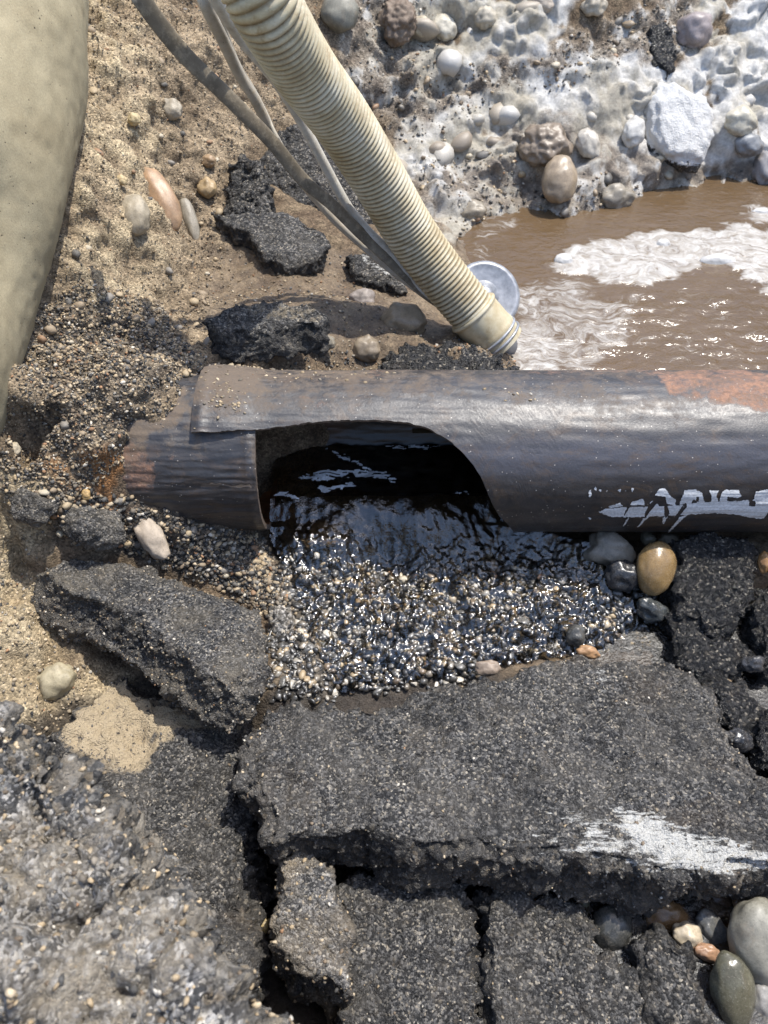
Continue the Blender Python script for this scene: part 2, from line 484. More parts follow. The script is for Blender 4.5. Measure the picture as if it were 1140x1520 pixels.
M_SANDY = [[(120,-40),(200,-40),(230,180),(250,420),(170,480),(90,420),(120,250)]]
M_GRAV = [[(395,800),(470,770),(560,745),(760,770),(900,830),(1000,900),(990,960),(800,975),(650,1020),(400,1050),(400,900)],
          [(60,720),(180,735),(390,800),(420,900),(400,905),(230,830),(90,800)]]
M_DARKSOIL = [[(30,470),(110,430),(230,470),(260,560),(170,680),(50,640)], [(430,545),(560,540),(640,495),(770,500),(770,560),(430,560)]]
M_LIGHTDIRT = [[(-200,650),(60,700),(100,780),(60,830),(100,980),(200,1010),(60,1120),(-200,1120)]]

def union(px, py, polys, soft):
    m = np.zeros(len(px))
    for p in polys: m = np.maximum(m, polymask(px, py, p, soft))
    return m

def grad_normal(x, y, zb):
    h = .012
    gxx = (base_z(x+h, y)-zb)/h; gyy = (base_z(x, y+h)-zb)/h
    N = np.stack([-gxx, -gyy, np.ones(len(zb))], -1)
    return N/np.linalg.norm(N, axis=1, keepdims=True)

def surf(x, y):
    x = np.asarray(x, float); y = np.asarray(y, float)
    zb, d = terr(x, y)
    return np.c_[x, y, zb] + grad_normal(x, y, zb)*d[:, None]

def terr(x, y, full=False):
    x = np.asarray(x, float); y = np.asarray(y, float)
    zb = base_z(x, y)
    P = np.c_[x, y, zb]
    wx = fbm(P*14, 3, 3)*26; wy = fbm(P*14+40, 3, 4)*26
    px, py = proj(P); px = px+wx; py = py+wy
    white = union(px, py, M_WHITE, 10); grey = union(px, py, M_GREY, 18); wet = union(px, py, M_WET, 20)
    soil = union(px, py, M_SOIL, 20); grav = union(px, py, M_GRAV, 14); light = union(px, py, M_LIGHTDIRT, 16)
    near = ((np.abs(x) < 1.6) & (y > -1) & (y < 2.6)).astype(float)
    bank = np.maximum(white, grey)
    lump = fbm(P*7, 4, 21)
    lump2 = fbm(P*24, 4, 27)
    bil = 1-np.abs(gnoise(P*15, 35))*2.2
    bil2 = 1-np.abs(gnoise(P*38+3, 36))*2.2
    fine = fbm(P*90, 3, 37)
    w1, id1, w1b = worley(P*np.array([26, 26, 26]) + .4*fbm(P*30, 2, 8)[:, None], 5, True)
    w2, id2 = worley(P*85, 6)
    w3, id3 = worley(P*19 + .5*fbm(P*25, 2, 9)[:, None], 15)
    d = lump*.018 + lump2*.006
    big = fbm(P*np.array([9, 9, 11]) + .25*fbm(P*14, 2, 44)[:, None], 2, 45)
    w4, id4, w4b = worley(P*13 + .6*fbm(P*17, 2, 46)[:, None], 47, True)
    def dome(w, wb, ids, r0, r1, share):
        u = (ids & np.uint32(255))/255.0; rr_ = r0 + (r1-r0)*((ids >> np.uint32(8)) & np.uint32(255))/255.0
        return np.where(u < share, rr_*np.maximum(0, 1-(w/rr_)**2)**.75*sstep(0, .22, wb-w), 0)
    cob = dome(w4, w4b, id4, .30, .62, .55)
    cob2 = dome(w1, w1b, id1, .25, .5, .35)
    d += bank*(big*.034 + cob*.042 + cob2*.010 + fbm(P*np.array([40, 28, 12]), 2, 48)*.003 + fbm(P*38, 2, 50)*.002 - lump2*.004)
    d += (bank-white)*((.5-w2)*.005 + lump2*.006)
    d += soil*((.5-w2)*.004 + lump2*.010 + fbm(P*55, 3, 49)*.003 + cob2*.020 + fine*.003)
    d += grav*((.5-w2)*.008)
    d += light*(cob2*.016 + lump2*.006)
    d += (1-bank)*(1-soil)*(1-grav)*(.5-w2)*.0035*(1-.5*wet)
    calm = union(px, py, [[(400,560),(1300,560),(1300,800),(400,800)]], 20)
    d *= near*(1-.8*calm)
    if not full: return zb, d
    sandy = union(px, py, M_SANDY, 40); dks = union(px, py, M_DARKSOIL, 25)
    def C(*c): return np.array(c)[None, :]
    def mixc(a, b, t): return a*(1-t[:, None]) + b*t[:, None]
    t = np.clip(.5 + lump2*.9, 0, 1)
    col = mixc(C(.12, .085, .055), C(.22, .165, .105), t)
    r2 = (id2 & np.uint32(255))/255.0
    scol = mixc(C(.18, .135, .088), C(.36, .28, .185), np.clip(.45+lump*.8+.4*(r2-.5), 0, 1))
    scol = mixc(scol, C(.54, .44, .285), sandy*np.clip(.5+lump2, 0, 1)*.8)
    scol = mixc(scol, mixc(C(.045, .04, .036), C(.24, .19, .13), sstep(.45, .85, r2)), dks*.8)
    col = mixc(col, scol, soil)
    gcol = mixc(C(.17, .14, .11), C(.34, .295, .235), np.clip(.5+lump2*1.3+.3*(r2-.5), 0, 1))
    col = mixc(col, gcol, grey)
    # the pale slurry: thick here, thin there, with brown showing through in the hollows and streaks
    drips = fbm(P*np.array([55, 40, 14]), 3, 61)
    wmask = white*sstep(-.42, -.24, .5*big + .55*lump + .16*drips + .12*(cob > .2))
    wmask = np.maximum(wmask, grey*.8*sstep(.08, .35, lump2*.7 + .5*drips))
    wcol = mixc(C(.38, .345, .275), C(.58, .565, .53), np.clip((.5 + fbm(P*6, 3, 77)*1.4 + .5*drips)*1.0 + .3*(px-850)/300, 0, 1))
    col = mixc(col, wcol, wmask)
    lcol = mixc(C(.28, .215, .13), C(.42, .34, .22), t)
    col = mixc(col, lcol, light)
    grc = mixc(C(.03, .027, .024), C(.13, .11, .085), r2)
    col = mixc(col, grc, grav)
    col = mixc(col, C(.17, .115, .06), union(px, py, [[(395,730),(560,735),(760,745),(790,790),(640,815),(520,830),(410,820)]], 18)*.8)
    front = union(px, py, [[(380,1040),(1300,960),(1300,1700),(-100,1700),(-100,1120),(200,1010)]], 14)
    col = mixc(col, C(.035, .03, .026), front*.85)
    rust = union(px, py, [[(60,690),(170,665),(220,710),(190,745),(90,735)]], 18)
    col = mixc(col, C(.28, .12, .035), rust*.7*sstep(-.2, .2, lump2))
    wetv = np.clip(np.maximum(wet*.75, wmask*.35) , 0, 1)*(1-.5*dks)
    return zb, d, col, wetv, wmask

def axis(lo, hi, step, far):
    c = list(np.arange(lo, hi+1e-6, step))
    up, s = [], step
    v = hi
    while v < far: s *= 1.35; v += s; up.append(v)
    dn, s, v = [], step, lo
    while v > -far: s *= 1.35; v -= s; dn.append(v)
    return np.array(dn[::-1] + c + up)

def grid_faces(nx, ny):
    i = np.arange(nx-1)[None, :] + np.arange(ny-1)[:, None]*nx
    return np.stack([i, i+1, i+1+nx, i+nx], -1).reshape(-1, 4)

gx = axis(-1.12, 1.3, .0042, 60); gy = axis(-.86, 1.75, .0042, 60)
GX, GY = np.meshgrid(gx, gy)
gz, gd, gcol, gwet, gwh = terr(GX.ravel(), GY.ravel(), True)
_gy, _gx = np.gradient(gz.reshape(GX.shape), gy, gx)
gN = np.stack([-_gx.ravel(), -_gy.ravel(), np.ones(len(gz))], -1); gN /= np.linalg.norm(gN, axis=1, keepdims=True)
GV = np.c_[GX.ravel(), GY.ravel(), gz] + gN*gd[:, None]
ground = link('ground', make_mesh('ground', GV, grid_faces(len(gx), len(gy)), {'col': gcol, 'wet': gwet, 'slurry': gwh}), m_ground())
tag(ground, kind='structure', label='dug earth floor and banks of the pit')

def hit(px, py):
    """first meeting of the view ray through a pixel with the ground"""
    r = ray(px, py)
    t = np.arange(.45, 4.0, .004)
    P = CAMP + r*t[:, None]
    zb = base_z(P[:, 0], P[:, 1])
    k = np.argmax(P[:, 2] < zb)
    return surf(P[k:k+1, 0], P[k:k+1, 1])[0]

# ------------------------------------------------------------------ water
WZ = -.05
wx_ = np.arange(.05, 1.75, .006); wy_ = np.arange(.10, 1.45, .006)
WX, WY = np.meshgrid(wx_, wy_); WX = WX.ravel(); WY = WY.ravel()
Pw = np.c_[WX, WY, np.full(len(WX), WZ)]
wpx, wpy = proj(Pw)
q = np.c_[WX, WY, WX*0]
wpx2 = wpx + fbm(q*9, 4, 91)*34; wpy2 = wpy + fbm(q*9+30, 4, 92)*20
FOAM = [([(812,388),(850,365),(930,352),(1010,336),(1060,330),(1300,345),(1300,450),(1130,440),(1118,402),(1060,396),(1000,408),(960,420),(900,428),(870,402),(835,402)], .92, 7),
        ([(750,420),(830,405),(900,432),(960,445),(930,500),(890,560),(740,560),(755,480)], .62, 22), ([(755,470),(850,470),(830,570),(740,570)], .80, 24),
        ([(690,335),(760,325),(735,390),(700,390)], .5, 14), ([(1105,300),(1160,305),(1160,325),(1110,325)], .85, 7),
        ([(960,430),(1140,420),(1140,550),(900,550)], .26, 40), ([(740,320),(1140,260),(1140,275),(760,345)], .22, 10)]
foam = np.zeros(len(WX))
for p, a, s_ in FOAM: foam = np.maximum(foam, a*polymask(wpx2, wpy2, p, s_))
ripple = .25 + .75*polymask(wpx2, wpy2, [(880,420),(1300,430),(1300,620),(800,620)], 40)
wz = WZ + fbm(q*np.array([14, 30, 1]), 3, 95)*.0045*ripple + fbm(q*60, 2, 97)*.0012*ripple + foam*(.003+.004*np.maximum(fbm(q*40, 3, 99), 0))
water = link('water', make_mesh('water', np.c_[WX, WY, wz], grid_faces(len(wx_), len(wy_)), {'foam': foam, 'ripple': ripple}), m_water_mud())
tag(water, 'brown muddy water with swirling white foam behind the pipe', kind='structure')

PZ = -.172
px_ = np.arange(.16, 1.3, .02); py_ = np.arange(-.98, -.16, .02)
PX, PY = np.meshgrid(px_, py_)
puddle = link('water', make_mesh('water', np.c_[PX.ravel(), PY.ravel(), np.full(PX.size, PZ)], grid_faces(len(px_), len(py_))),
              m_clear_water('puddle_water', (.55, .48, .36), .35, 60, .38, 1.5))
tag(puddle, 'clear puddle standing between the broken slabs', kind='structure')

def ico(sub):
    import bmesh
    b = bmesh.new(); bmesh.ops.create_icosphere(b, subdivisions=sub, radius=1.0)
    V = np.array([v.co[:] for v in b.verts]); Fc = np.array([[v.index for v in f_.verts] for f_ in b.faces]); b.free()
    return V, Fc
ICO = {k: ico(k) for k in (1, 2, 4, 5)}


PAL = np.array([(.045, .043, .04), (.10, .095, .085), (.20, .17, .13), (.34, .26, .16), (.42, .34, .23), (.16, .12, .08), (.46, .42, .35), (.30, .17, .09)])
def stone_soup(P, sz, weights, r, sub, flat=.7):
    n = len(P)
    V0, F0 = ICO[sub]; m = len(V0)
    Vv = np.repeat(V0[None], n, 0)*(1 + r.uniform(-.30, .22, (n, m, 1))*(1.0 if sub == 1 else .55))
    # each stone gets a few random flats
    for k in range(6):
        nn = r.normal(size=(n, 3)); nn /= np.linalg.norm(nn, axis=1, keepdims=True)
        c = r.uniform(.35, .8, (n, 1))
        dd = np.einsum('nmk,nk->nm', Vv, nn)
        Vv -= np.maximum(dd-c, 0)[..., None]*nn[:, None, :]
    Vv *= np.stack([r.uniform(.85, 1.35, n), r.uniform(.65, 1.05, n), r.uniform(.5, .95, n)*flat/.7], -1)[:, None, :]
    ang = r.uniform(0, 2*PI, n); tl = r.uniform(-.8, .8, n)
    ca, sa = np.cos(ang), np.sin(ang); ct, st_ = np.cos(tl), np.sin(tl)
    x_, y_, z_ = Vv[..., 0], Vv[..., 1], Vv[..., 2]
    y2, z2 = y_*ct[:, None]-z_*st_[:, None], y_*st_[:, None]+z_*ct[:, None]
    Vv = np.stack([x_*ca[:, None]-y2*sa[:, None], x_*sa[:, None]+y2*ca[:, None], z2], -1)*sz[:, None, None]/2 + P[:, None, :]
    ci = r.choice(len(PAL), n, p=np.array(weights)/sum(weights))
    cc = PAL[ci]*r.uniform(.6, 1.35, (n, 1))
    Fa = (F0[None] + (np.arange(n)*m)[:, None, None]).reshape(-1, 3)
    return Vv.reshape(-1, 3), Fa, np.repeat(cc, m, 0)

# ------------------------------------------------------------------ steel pipes
R = .130
def cyl_pt(x, th, r):
    return np.stack([x, -r*np.cos(th), r*np.sin(th)], -1)

def m_pipe(name, mudtop=1.0):
    s = NT(name)
    rust = s.attr('rust'); mud = s.attr('mud'); painted_sheen = s.attr('painted_sheen')
    n = s.noise(26, 6, .65, .5); nf = s.noise(320, 4, .7); v = s.vor(170)
    streak = s.noise(1.0, 4, .6, co=s.stretch(6, 60, 60))
    c = s.mix(s.mr(n, .35, .7), (.016, .016, .018), (.045, .042, .042))
    c = s.mix(s.math('MULTIPLY', s.mr(streak, .5, .75), .5), c, (.075, .06, .05))
    bf = s.math('MULTIPLY', s.mr(s.math('ADD', painted_sheen, s.math('MULTIPLY', s.math('SUBTRACT', s.noise(1.0, 6, .75, co=s.stretch(9, 34, 34)), .5), 1.3)), .42, 1.0), s.mr(s.noise(380, 3, .8), .3, .7, .55, 1.1))
    c = s.mix(bf, c, (.066, .064, .074))  # sky sheen painted into the coating as a blue-grey band
    mf = s.mr(s.math('ADD', mud, s.math('MULTIPLY', s.math('SUBTRACT', s.noise(48, 6, .72), .5), 1.6)), .42, .85)
    c = s.mix(mf, c, s.mix(nf, (.045, .034, .026), (.20, .15, .105)))
    rf = s.mr(s.math('ADD', rust, s.math('MULTIPLY', s.math('SUBTRACT', s.noise(75, 6, .75), .5), 1.5)), .45, .95)
    c = s.mix(rf, c, s.mix(s.noise(170, 5, .75), (.07, .032, .02), (.46, .25, .15)))
    c = s.mix(s.math('MULTIPLY', s.mr(s.noise(1.0, 5, .75, 1.2, co=s.stretch(14, 30, 30)), .56, .72), .75), c, (.012, .010, .010))
    c = s.mix(s.math('MULTIPLY', s.mr(s.noise(1.0, 6, .78, .8, co=s.stretch(16, 26, 26)), .50, .64), .6), c, s.mix(nf, (.055, .034, .02), (.13, .085, .05)))
    dots = s.math('MULTIPLY', s.mr(v.outputs['Distance'], .16, .10), s.mr(s.sep(v.outputs['Color'], 1), .80, .86), True)
    c = s.mix(dots, c, (.5, .45, .38))
    h = s.math('ADD', s.math('MULTIPLY', nf, .6), s.math('ADD', s.math('MULTIPLY', mf, .8), s.math('MULTIPLY', rf, 1.2)))
    h = s.math('ADD', h, s.math('MULTIPLY', n, .8))
    rough = s.math('ADD', s.mr(nf, .3, .7, .36, .60), s.math('MULTIPLY', s.math('MAXIMUM', mf, rf), .4))
    return s.done(s.bsdf(c, rough, s.bump(h, .45, .0018), .75, coat=s.math('MULTIPLY', s.math('SUBTRACT', 1.0, s.math('MAXIMUM', mf, rf)), .16)))

def m_pipe_inside():
    s = NT('pipe_inner_wall')
    n = s.noise(20, 5, .6); 
    c = s.mix(s.math('MULTIPLY', s.attr('rust'), s.mr(n, .3, .6)), s.mix(n, (.010, .009, .008), (.03, .024, .018)), (.17, .065, .02))
    return s.done(s.bsdf(c, .35, s.bump(s.noise(200, 4), .3, .001), .5))

edge_px = [(284,643),(340,640),(400,636),(450,628),(500,624),(560,623),(605,627),(640,638),(670,656),(695,680),(713,706),(722,728),(730,748),(742,766),(758,782)]
e = np.array([th_at(a, b, .1345 if a < 400 else R) for a, b in edge_px])
x_end = e[-1, 0]
# the cut runs on round the underside, out of sight
e = np.vstack([e, [x_end+.02, math.radians(-52)], [x_end+.045, math.radians(-75)], [x_end+.06, math.radians(-100)]])
xL = e[0, 0]
x_close = e[-1, 0]
cols = np.unique(np.r_[np.arange(xL, x_close, .0035), x_close, np.arange(x_close, .75, .006), np.arange(.75, 2.2, .02)])
NTH = 170
def rad_at(x):      # the flared bell at the left end
    b = 1-sstep(-.245, -.165, x)
    lip = np.exp(-((x-(xL+.012))/.009)**2)
    return R + .0075*b + .003*lip
th_up = np.where(cols < x_close, np.interp(cols, e[:, 0], e[:, 1]), math.radians(-100))
jag = fbm(np.c_[cols*60, cols*0, cols*0], 3, 7)*.016 + .010*gnoise(np.c_[cols*220, cols*0, cols*0], 8)
th_up = np.where(cols < x_close-.03, th_up+jag, th_up)
# behind, over the overhanging half, the wall stops at the back under the soil
th_lo = np.where(cols < e[2, 0]+.02, math.radians(205), math.radians(260))
th_lo = np.where((cols >= e[2, 0]+.02), math.radians(205)+ (math.radians(260)-math.radians(205))*sstep(e[2, 0]+.02, e[2, 0]+.06, cols), th_lo)
tt = np.linspace(0, 1, NTH)
TH = th_up[:, None]*(1-tt) + th_lo[:, None]*tt
XX = np.repeat(cols[:, None], NTH, 1)
RR = rad_at(XX)
Po = cyl_pt(XX.ravel(), TH.ravel(), 1.0)
rad = RR.ravel() + fbm(Po*np.array([12, 12, 12]), 3, 12)*.0012 + gnoise(Po*np.array([60, 90, 90]), 13)*.0003
Vo = cyl_pt(XX.ravel(), TH.ravel(), 0); Vo[:, 1] = -rad*np.cos(TH.ravel()); Vo[:, 2] = rad*np.sin(TH.ravel())
Vi = Vo.copy(); Vi[:, 1] *= (rad-.007)/rad; Vi[:, 2] *= (rad-.007)/rad
nc = len(cols)
fo = grid_faces(NTH, nc)
ppx, ppy = proj(Vo)
thr = TH.ravel()
top = sstep(math.radians(48), math.radians(85), thr)
mud = .56*top*(1-.30*sstep(.25, .6, XX.ravel())) + .30*fbm(Vo*np.array([5, 12, 12]), 4, 14) + .15*sstep(.0, -.25, XX.ravel())
mud = np.maximum(mud, .95*sstep(math.radians(150), math.radians(110), thr)*polymask(ppx, ppy+14*fbm(Vo*40, 3, 15), [(290,505),(395,515),(440,545),(560,552),(560,566),(440,560),(400,545),(380,580),(330,600),(300,560)], 8))
mud = np.maximum(mud, .62*polymask(ppx, ppy, [(740,580),(790,575),(800,600),(760,610)], 12))
wob = fbm(Vo*22, 4, 16)*22
rustm = np.maximum.reduce([.80*polymask(ppx, ppy+wob*.6, [(965,545),(1145,545),(1300,540),(1300,625),(1120,612),(1080,600),(1030,588),(990,575)], 10),
                           .55*polymask(ppx, ppy+wob*.3, [(780,545),(980,545),(980,560),(780,556)], 7), .35*polymask(ppx, ppy, [(1085,690),(1105,690),(1110,725),(1085,725)], 8),
                           .42*polymask(ppx, ppy+wob, [(430,580),(540,590),(520,618),(440,615)], 16), .5*polymask(ppx, ppy, [(545,545),(575,545),(575,562),(545,562)], 5)])
rustm[(thr > math.radians(160)) | (thr < 0)] = 0
pipe = empty('steel_pipe', (0.6, 0, -.13))
tag(pipe, 'large black steel pipe with a long opening cut out of its side', 'pipe')
solid('pipe_wall', Vo, fo, m_pipe('pipe_coating'), {'rust': rustm, 'mud': mud, 'painted_sheen': np.exp(-((thr-math.radians(40))/math.radians(19))**2)*(.15+.85*sstep(-.05, .2, XX.ravel()))}, parent=pipe)
n_ = len(Vo)
# inner wall and the cut edge as one lining
ring0 = np.arange(nc)*NTH
def strip(a, b): return np.stack([a[:-1], a[1:], b[1:], b[:-1]], -1)
Vl = np.vstack([Vo, Vi])
fe = [grid_faces(NTH, nc)[:, ::-1] + n_, strip(ring0+NTH-1, ring0+NTH-1+n_),
      strip(np.arange(NTH), np.arange(NTH)+n_), strip((nc-1)*NTH+np.arange(NTH), (nc-1)*NTH+np.arange(NTH)+n_)]
ce_f = strip(ring0, ring0+n_)[:, ::-1]; us = np.unique(ce_f); rm = np.zeros(2*n_, int); rm[us] = np.arange(len(us))
s = NT('cut_steel_edge'); n = s.noise(150, 5, .7)
s.done(s.bsdf(s.ramp(n, [(.3, (.05, .035, .025)), (.55, (.17, .13, .10)), (.75, (.34, .30, .25))]), .55, s.bump(n, .5, .001), .5))
M_EDGE = s.m
solid('cut_edge', Vl[us], rm[ce_f], M_EDGE, parent=pipe)
# keep only used verts
fe = np.concatenate(fe); used = np.unique(fe); rem = np.zeros(2*n_, int); rem[used] = np.arange(len(used))
def m_cutedge_lining(): return m_pipe_inside()
M_IN = m_pipe_inside()
Vl2 = Vl[used]
solid('pipe_lining', Vl2, rem[fe], M_IN, {'rust': sstep(-.02, -.16, Vl2[:, 0])*.6}, parent=pipe)

# smaller pipe running out of the soil into the bell
x0, x1 = -.47, th_at(379, 690, R-.004)[0]
r2 = R-.004
c2 = np.r_[np.arange(x0, x1, .002), x1]
NS = 420
t2 = np.linspace(0, 2*PI, NS)
X2 = np.repeat(c2[:, None], NS, 1).ravel(); T2 = np.tile(t2, len(c2))
P2 = cyl_pt(X2, T2, 1.0)
rr = r2 + fbm(P2*14, 4, 31)*.0015 + .0016*np.exp(-((X2-(x1-.012))/.006)**2)
V2 = np.stack([X2, -rr*np.cos(T2), rr*np.sin(T2)], -1)
q2x, q2y = proj(V2); w2_ = fbm(V2*24, 4, 36)*26
rust2 = np.maximum(.70*polymask(q2x+w2_, q2y+w2_*.5, [(120,640),(190,650),(245,690),(230,725),(150,740),(100,720)], 20), .38*polymask(q2x+w2_, q2y, [(230,650),(290,660),(280,720),(210,720)], 20))
mud2 = np.maximum(.30+.3*fbm(V2*12, 3, 37), .8*polymask(q2x+w2_, q2y+w2_*.6, [(150,600),(280,560),(285,610),(230,650),(180,690),(140,690)], 16))
scr = np.maximum(polymask(q2x, q2y+fbm(V2*60, 2, 38)*4, [(298,716),(372,719),(374,724),(330,721),(298,722)], 2.2)*1.1, .8*polymask(q2x, q2y+fbm(V2*60, 2, 39)*4, [(205,715),(275,716),(275,720),(205,719)], 2))
scr = np.maximum(scr, .6*polymask(q2x, q2y, [(370,645),(380,645),(384,700),(390,780),(380,780)], 3))
mud2 = np.maximum(mud2, scr)
back = np.cos(T2) < -.1
rust2[back] = 0; 
stub = empty('steel_pipe', (-.6, 0, -.126))
tag(stub, 'rusty black pipe end coming out of the soil under the bell of the cut pipe', 'pipe')
f2 = grid_faces(NS, len(c2))
solid('pipe_wall', V2, f2, m_pipe('old_pipe_coating'), {'rust': rust2, 'mud': mud2, 'painted_sheen': .12+.0*T2}, parent=stub)
V2i = V2.copy(); V2i[:, 1:] *= (r2-.008)/r2
rim = (len(c2)-1)*NS+np.arange(NS)
nv = len(V2)
ra = strip(rim, rim+nv); us = np.unique(ra); rm = np.zeros(2*nv, int); rm[us] = np.arange(len(us))
solid('rim_edge', np.vstack([V2, V2i])[us], rm[ra], M_EDGE, parent=stub)
fr = f2[:, ::-1]+nv
us = np.unique(fr); rm = np.zeros(2*nv, int); rm[us] = np.arange(len(us)); Vr = np.vstack([V2, V2i])[us]
solid('pipe_rim', Vr, rm[fr], M_IN, {'rust': np.full(len(Vr), 1.0)}, parent=stub)

# stencilled paint on the cut pipe, dribbled and half worn away
PAINT = [[(888,760),(896,756),(925,753),(960,752),(985,751),(1005,750),(1040,746),(1080,744),(1142,741),(1142,771),(1115,769),(1095,764),(1060,762),(1020,764),(985,766),(940,768),(905,767)],
         [(903,752),(920,746),(925,751),(905,754)], [(935,750),(940,744),(955,741),(957,750)], [(962,752),(966,744),(973,743),(978,752)],
         [(972,735),(978,726),(986,724),(996,737),(1003,742),(1003,750),(990,748),(988,738)], [(1008,748),(1012,738),(1016,728),(1032,726),(1042,732),(1046,746),(1036,747),(1030,741),(1026,748)],
         [(1052,728),(1068,728),(1064,733),(1066,747),(1055,747),(1057,735)], [(1068,745),(1070,733),(1076,727),(1096,727),(1101,737),(1095,739),(1080,737),(1078,745)],
         [(1088,748),(1092,742),(1098,748)], [(1118,745),(1122,730),(1142,726),(1142,748)],
         [(935,766),(930,776),(924,784),(929,772)], [(965,766),(948,782),(945,784),(955,770)], [(992,766),(985,778),(982,774),(986,766)], [(1020,764),(1000,784),(990,792),(1008,768)],
         [(874,729),(877,725),(878,735),(875,740)], [(882,725),(885,722),(886,729)], [(888,727),(893,727),(892,731)], [(899,728),(902,727),(902,730)], [(916,728),(922,726),(921,731)], [(927,728),(930,728),(929,730)], [(936,724),(941,725),(939,732)], [(872,768),(878,769),(876,772)]]
GAPS = [[(931,752),(935,752),(928,764),(925,768)], [(957,762),(963,750),(972,741),(976,746),(966,758),(957,770)], [(986,748),(990,748),(994,762),(988,770),(986,764)], [(1004,764),(1012,752),(1018,746),(1020,752),(1010,764),(1002,772)],
        [(1034,737),(1038,738),(1037,745),(1033,745)], [(1112,742),(1122,744),(1120,752),(1112,751)]]
sx = np.arange(th_at(868, 750)[0], th_at(1141, 750)[0]+.004, .0009); sth = np.arange(math.radians(-46), math.radians(34), math.radians(.4))
SX, ST = np.meshgrid(sx, sth)
Rp = R + fbm(cyl_pt(SX.ravel(), ST.ravel(), 1.0)*12, 3, 12)*.0012 + .0011
SV = np.stack([SX.ravel(), -Rp*np.cos(ST.ravel()), Rp*np.sin(ST.ravel())], -1)
spx, spy = proj(SV)
pm = union(spx + 1.1*fbm(SV*160, 2, 51), spy + 1.1*fbm(SV*160+9, 3, 52), PAINT, .8) - union(spx, spy, GAPS, .8) - .3*sstep(.3, .5, fbm(SV*110, 4, 53))
sf_ = grid_faces(len(sx), len(sth))
sf_ = sf_[(pm[sf_].mean(1) > .5)]
us = np.unique(sf_); rm = np.zeros(len(SV), int); rm[us] = np.arange(len(us))
s = NT('white_stencil_paint')
s.done(s.bsdf(s.ramp(s.noise(260, 4, .7), [(.3, (.52, .53, .52)), (.6, (.80, .81, .80))]), .35, s.bump(s.noise(300, 3), .3, .001), .5))
lo = solid('lettering', SV[us], rm[sf_], s.m, parent=pipe)
lo['label'] = 'worn white stencilled marking with dribbled paint'

r = np.random.default_rng(77)
cx_, cy_ = [], []
for (a, b, sa, sb, n) in ((325, 585, 22, 14, 60), (350, 600, 14, 8, 20), (345, 535, 45, 8, 60), (760, 590, 25, 10, 14), (470, 556, 60, 5, 50)):
    cx_ += list(r.normal(a, sa, n)); cy_ += list(r.normal(b, sb, n))
cp_ = []
for a, b in zip(cx_, cy_):
    x_, t_ = th_at(a, b, .137 if a < 400 else R)
    if x_ > xL+.004: cp_.append([x_, -float(rad_at(x_))*math.cos(t_), float(rad_at(x_))*math.sin(t_)])
Vv, Fa, cc = stone_soup(np.array(cp_), r.uniform(.002, .009, len(cp_)), (0, .2, 2, 3, 2, 2, .2, .2), r, 1, .5)
o = solid('mud_crumbs', Vv, Fa, m_vcol('dry_mud', .9), {'col': cc}, smooth=False)
tag(o, 'dry mud crumbs sticking to the top of the cut pipe', 'mud', None, 'stuff')

# clear water running out of the opening over the gravel
fx = np.arange(-.195, .42, .002); fy = np.arange(-.40, .10, .002)
FX, FY = np.meshgrid(fx, fy); FX = FX.ravel(); FY = FY.ravel()
zin = -.072 + .0*FX
_zb, _d = terr(FX, FY); zt = _zb+_d
kk = sstep(-.03, -.14, FY)
zf = zin*(1-kk) + (np.minimum(zt+.004, -.10) )*kk
zf = np.where(FY < -.16, zt+.0055-.011*sstep(-.29, -.40, FY), zf)
zf += fbm(np.c_[FX*30, FY*22, FX*0], 3, 55)*.010*(.5+.5*kk) + (.5-np.abs(fbm(np.c_[FX*48, FY*36, FX*0], 3, 57)))*.010*kk
fpx, fpy = proj(np.c_[FX, FY, zf])
inside = np.hypot(FY, zf) < R-.012
mouth = polymask(fpx, fpy, [(395,700),(470,690),(640,690),(740,720),(770,780),(900,810),(980,880),(960,960),(800,980),(640,1010),(500,1030),(470,960),(440,880),(400,800)], 6) > .5
keepv = (inside & (FX < .30) & (FX > -.19) & (FY > -.125)) | (mouth & (FY < -.07) )
ff = grid_faces(len(fx), len(fy)); ff = ff[keepv[ff].all(1)]
us = np.unique(ff); rm = np.zeros(len(FX), int); rm[us] = np.arange(len(us))
stream = link('water', make_mesh('water', np.c_[FX, FY, zf][us], rm[ff]), m_clear_water('stream_water', (.80, .74, .63), .22, 60, .13, 1.8))
tag(stream, 'clear stream pouring from the pipe opening over dark gravel', kind='structure')


GLINT_STREAK = [[(438,712),(470,700),(520,697),(575,702),(592,716),(560,712),(520,710),(480,716)], [(395,733),(425,731),(450,742),(440,743),(415,738)],
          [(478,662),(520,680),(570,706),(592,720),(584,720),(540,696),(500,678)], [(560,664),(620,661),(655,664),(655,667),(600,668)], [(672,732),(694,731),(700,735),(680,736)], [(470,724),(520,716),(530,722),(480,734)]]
g_ = rm[ff]
zf2 = zf + .0022
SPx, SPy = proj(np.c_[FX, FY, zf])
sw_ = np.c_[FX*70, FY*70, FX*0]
stm = union(SPx + 5*fbm(sw_, 3, 58), SPy + 3*fbm(sw_+5, 3, 59), GLINT_STREAK, 1.5) - .9*sstep(-.12, .12, fbm(np.c_[FX*45, FY*330, FX*0], 3, 60))
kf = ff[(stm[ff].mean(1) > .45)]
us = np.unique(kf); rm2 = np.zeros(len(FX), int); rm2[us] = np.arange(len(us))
glint_o = link('foam', make_mesh('foam', np.c_[FX, FY, zf2][us], rm2[kf]), m_pebble((.68, .69, .70), .8, 0.0, 'painted_glint'))  # light reflections on the water, modelled as white strips rather than foam
tag(glint_o, 'thin white strips modelled as light reflections on the water inside the pipe opening', 'foam', None, 'stuff')

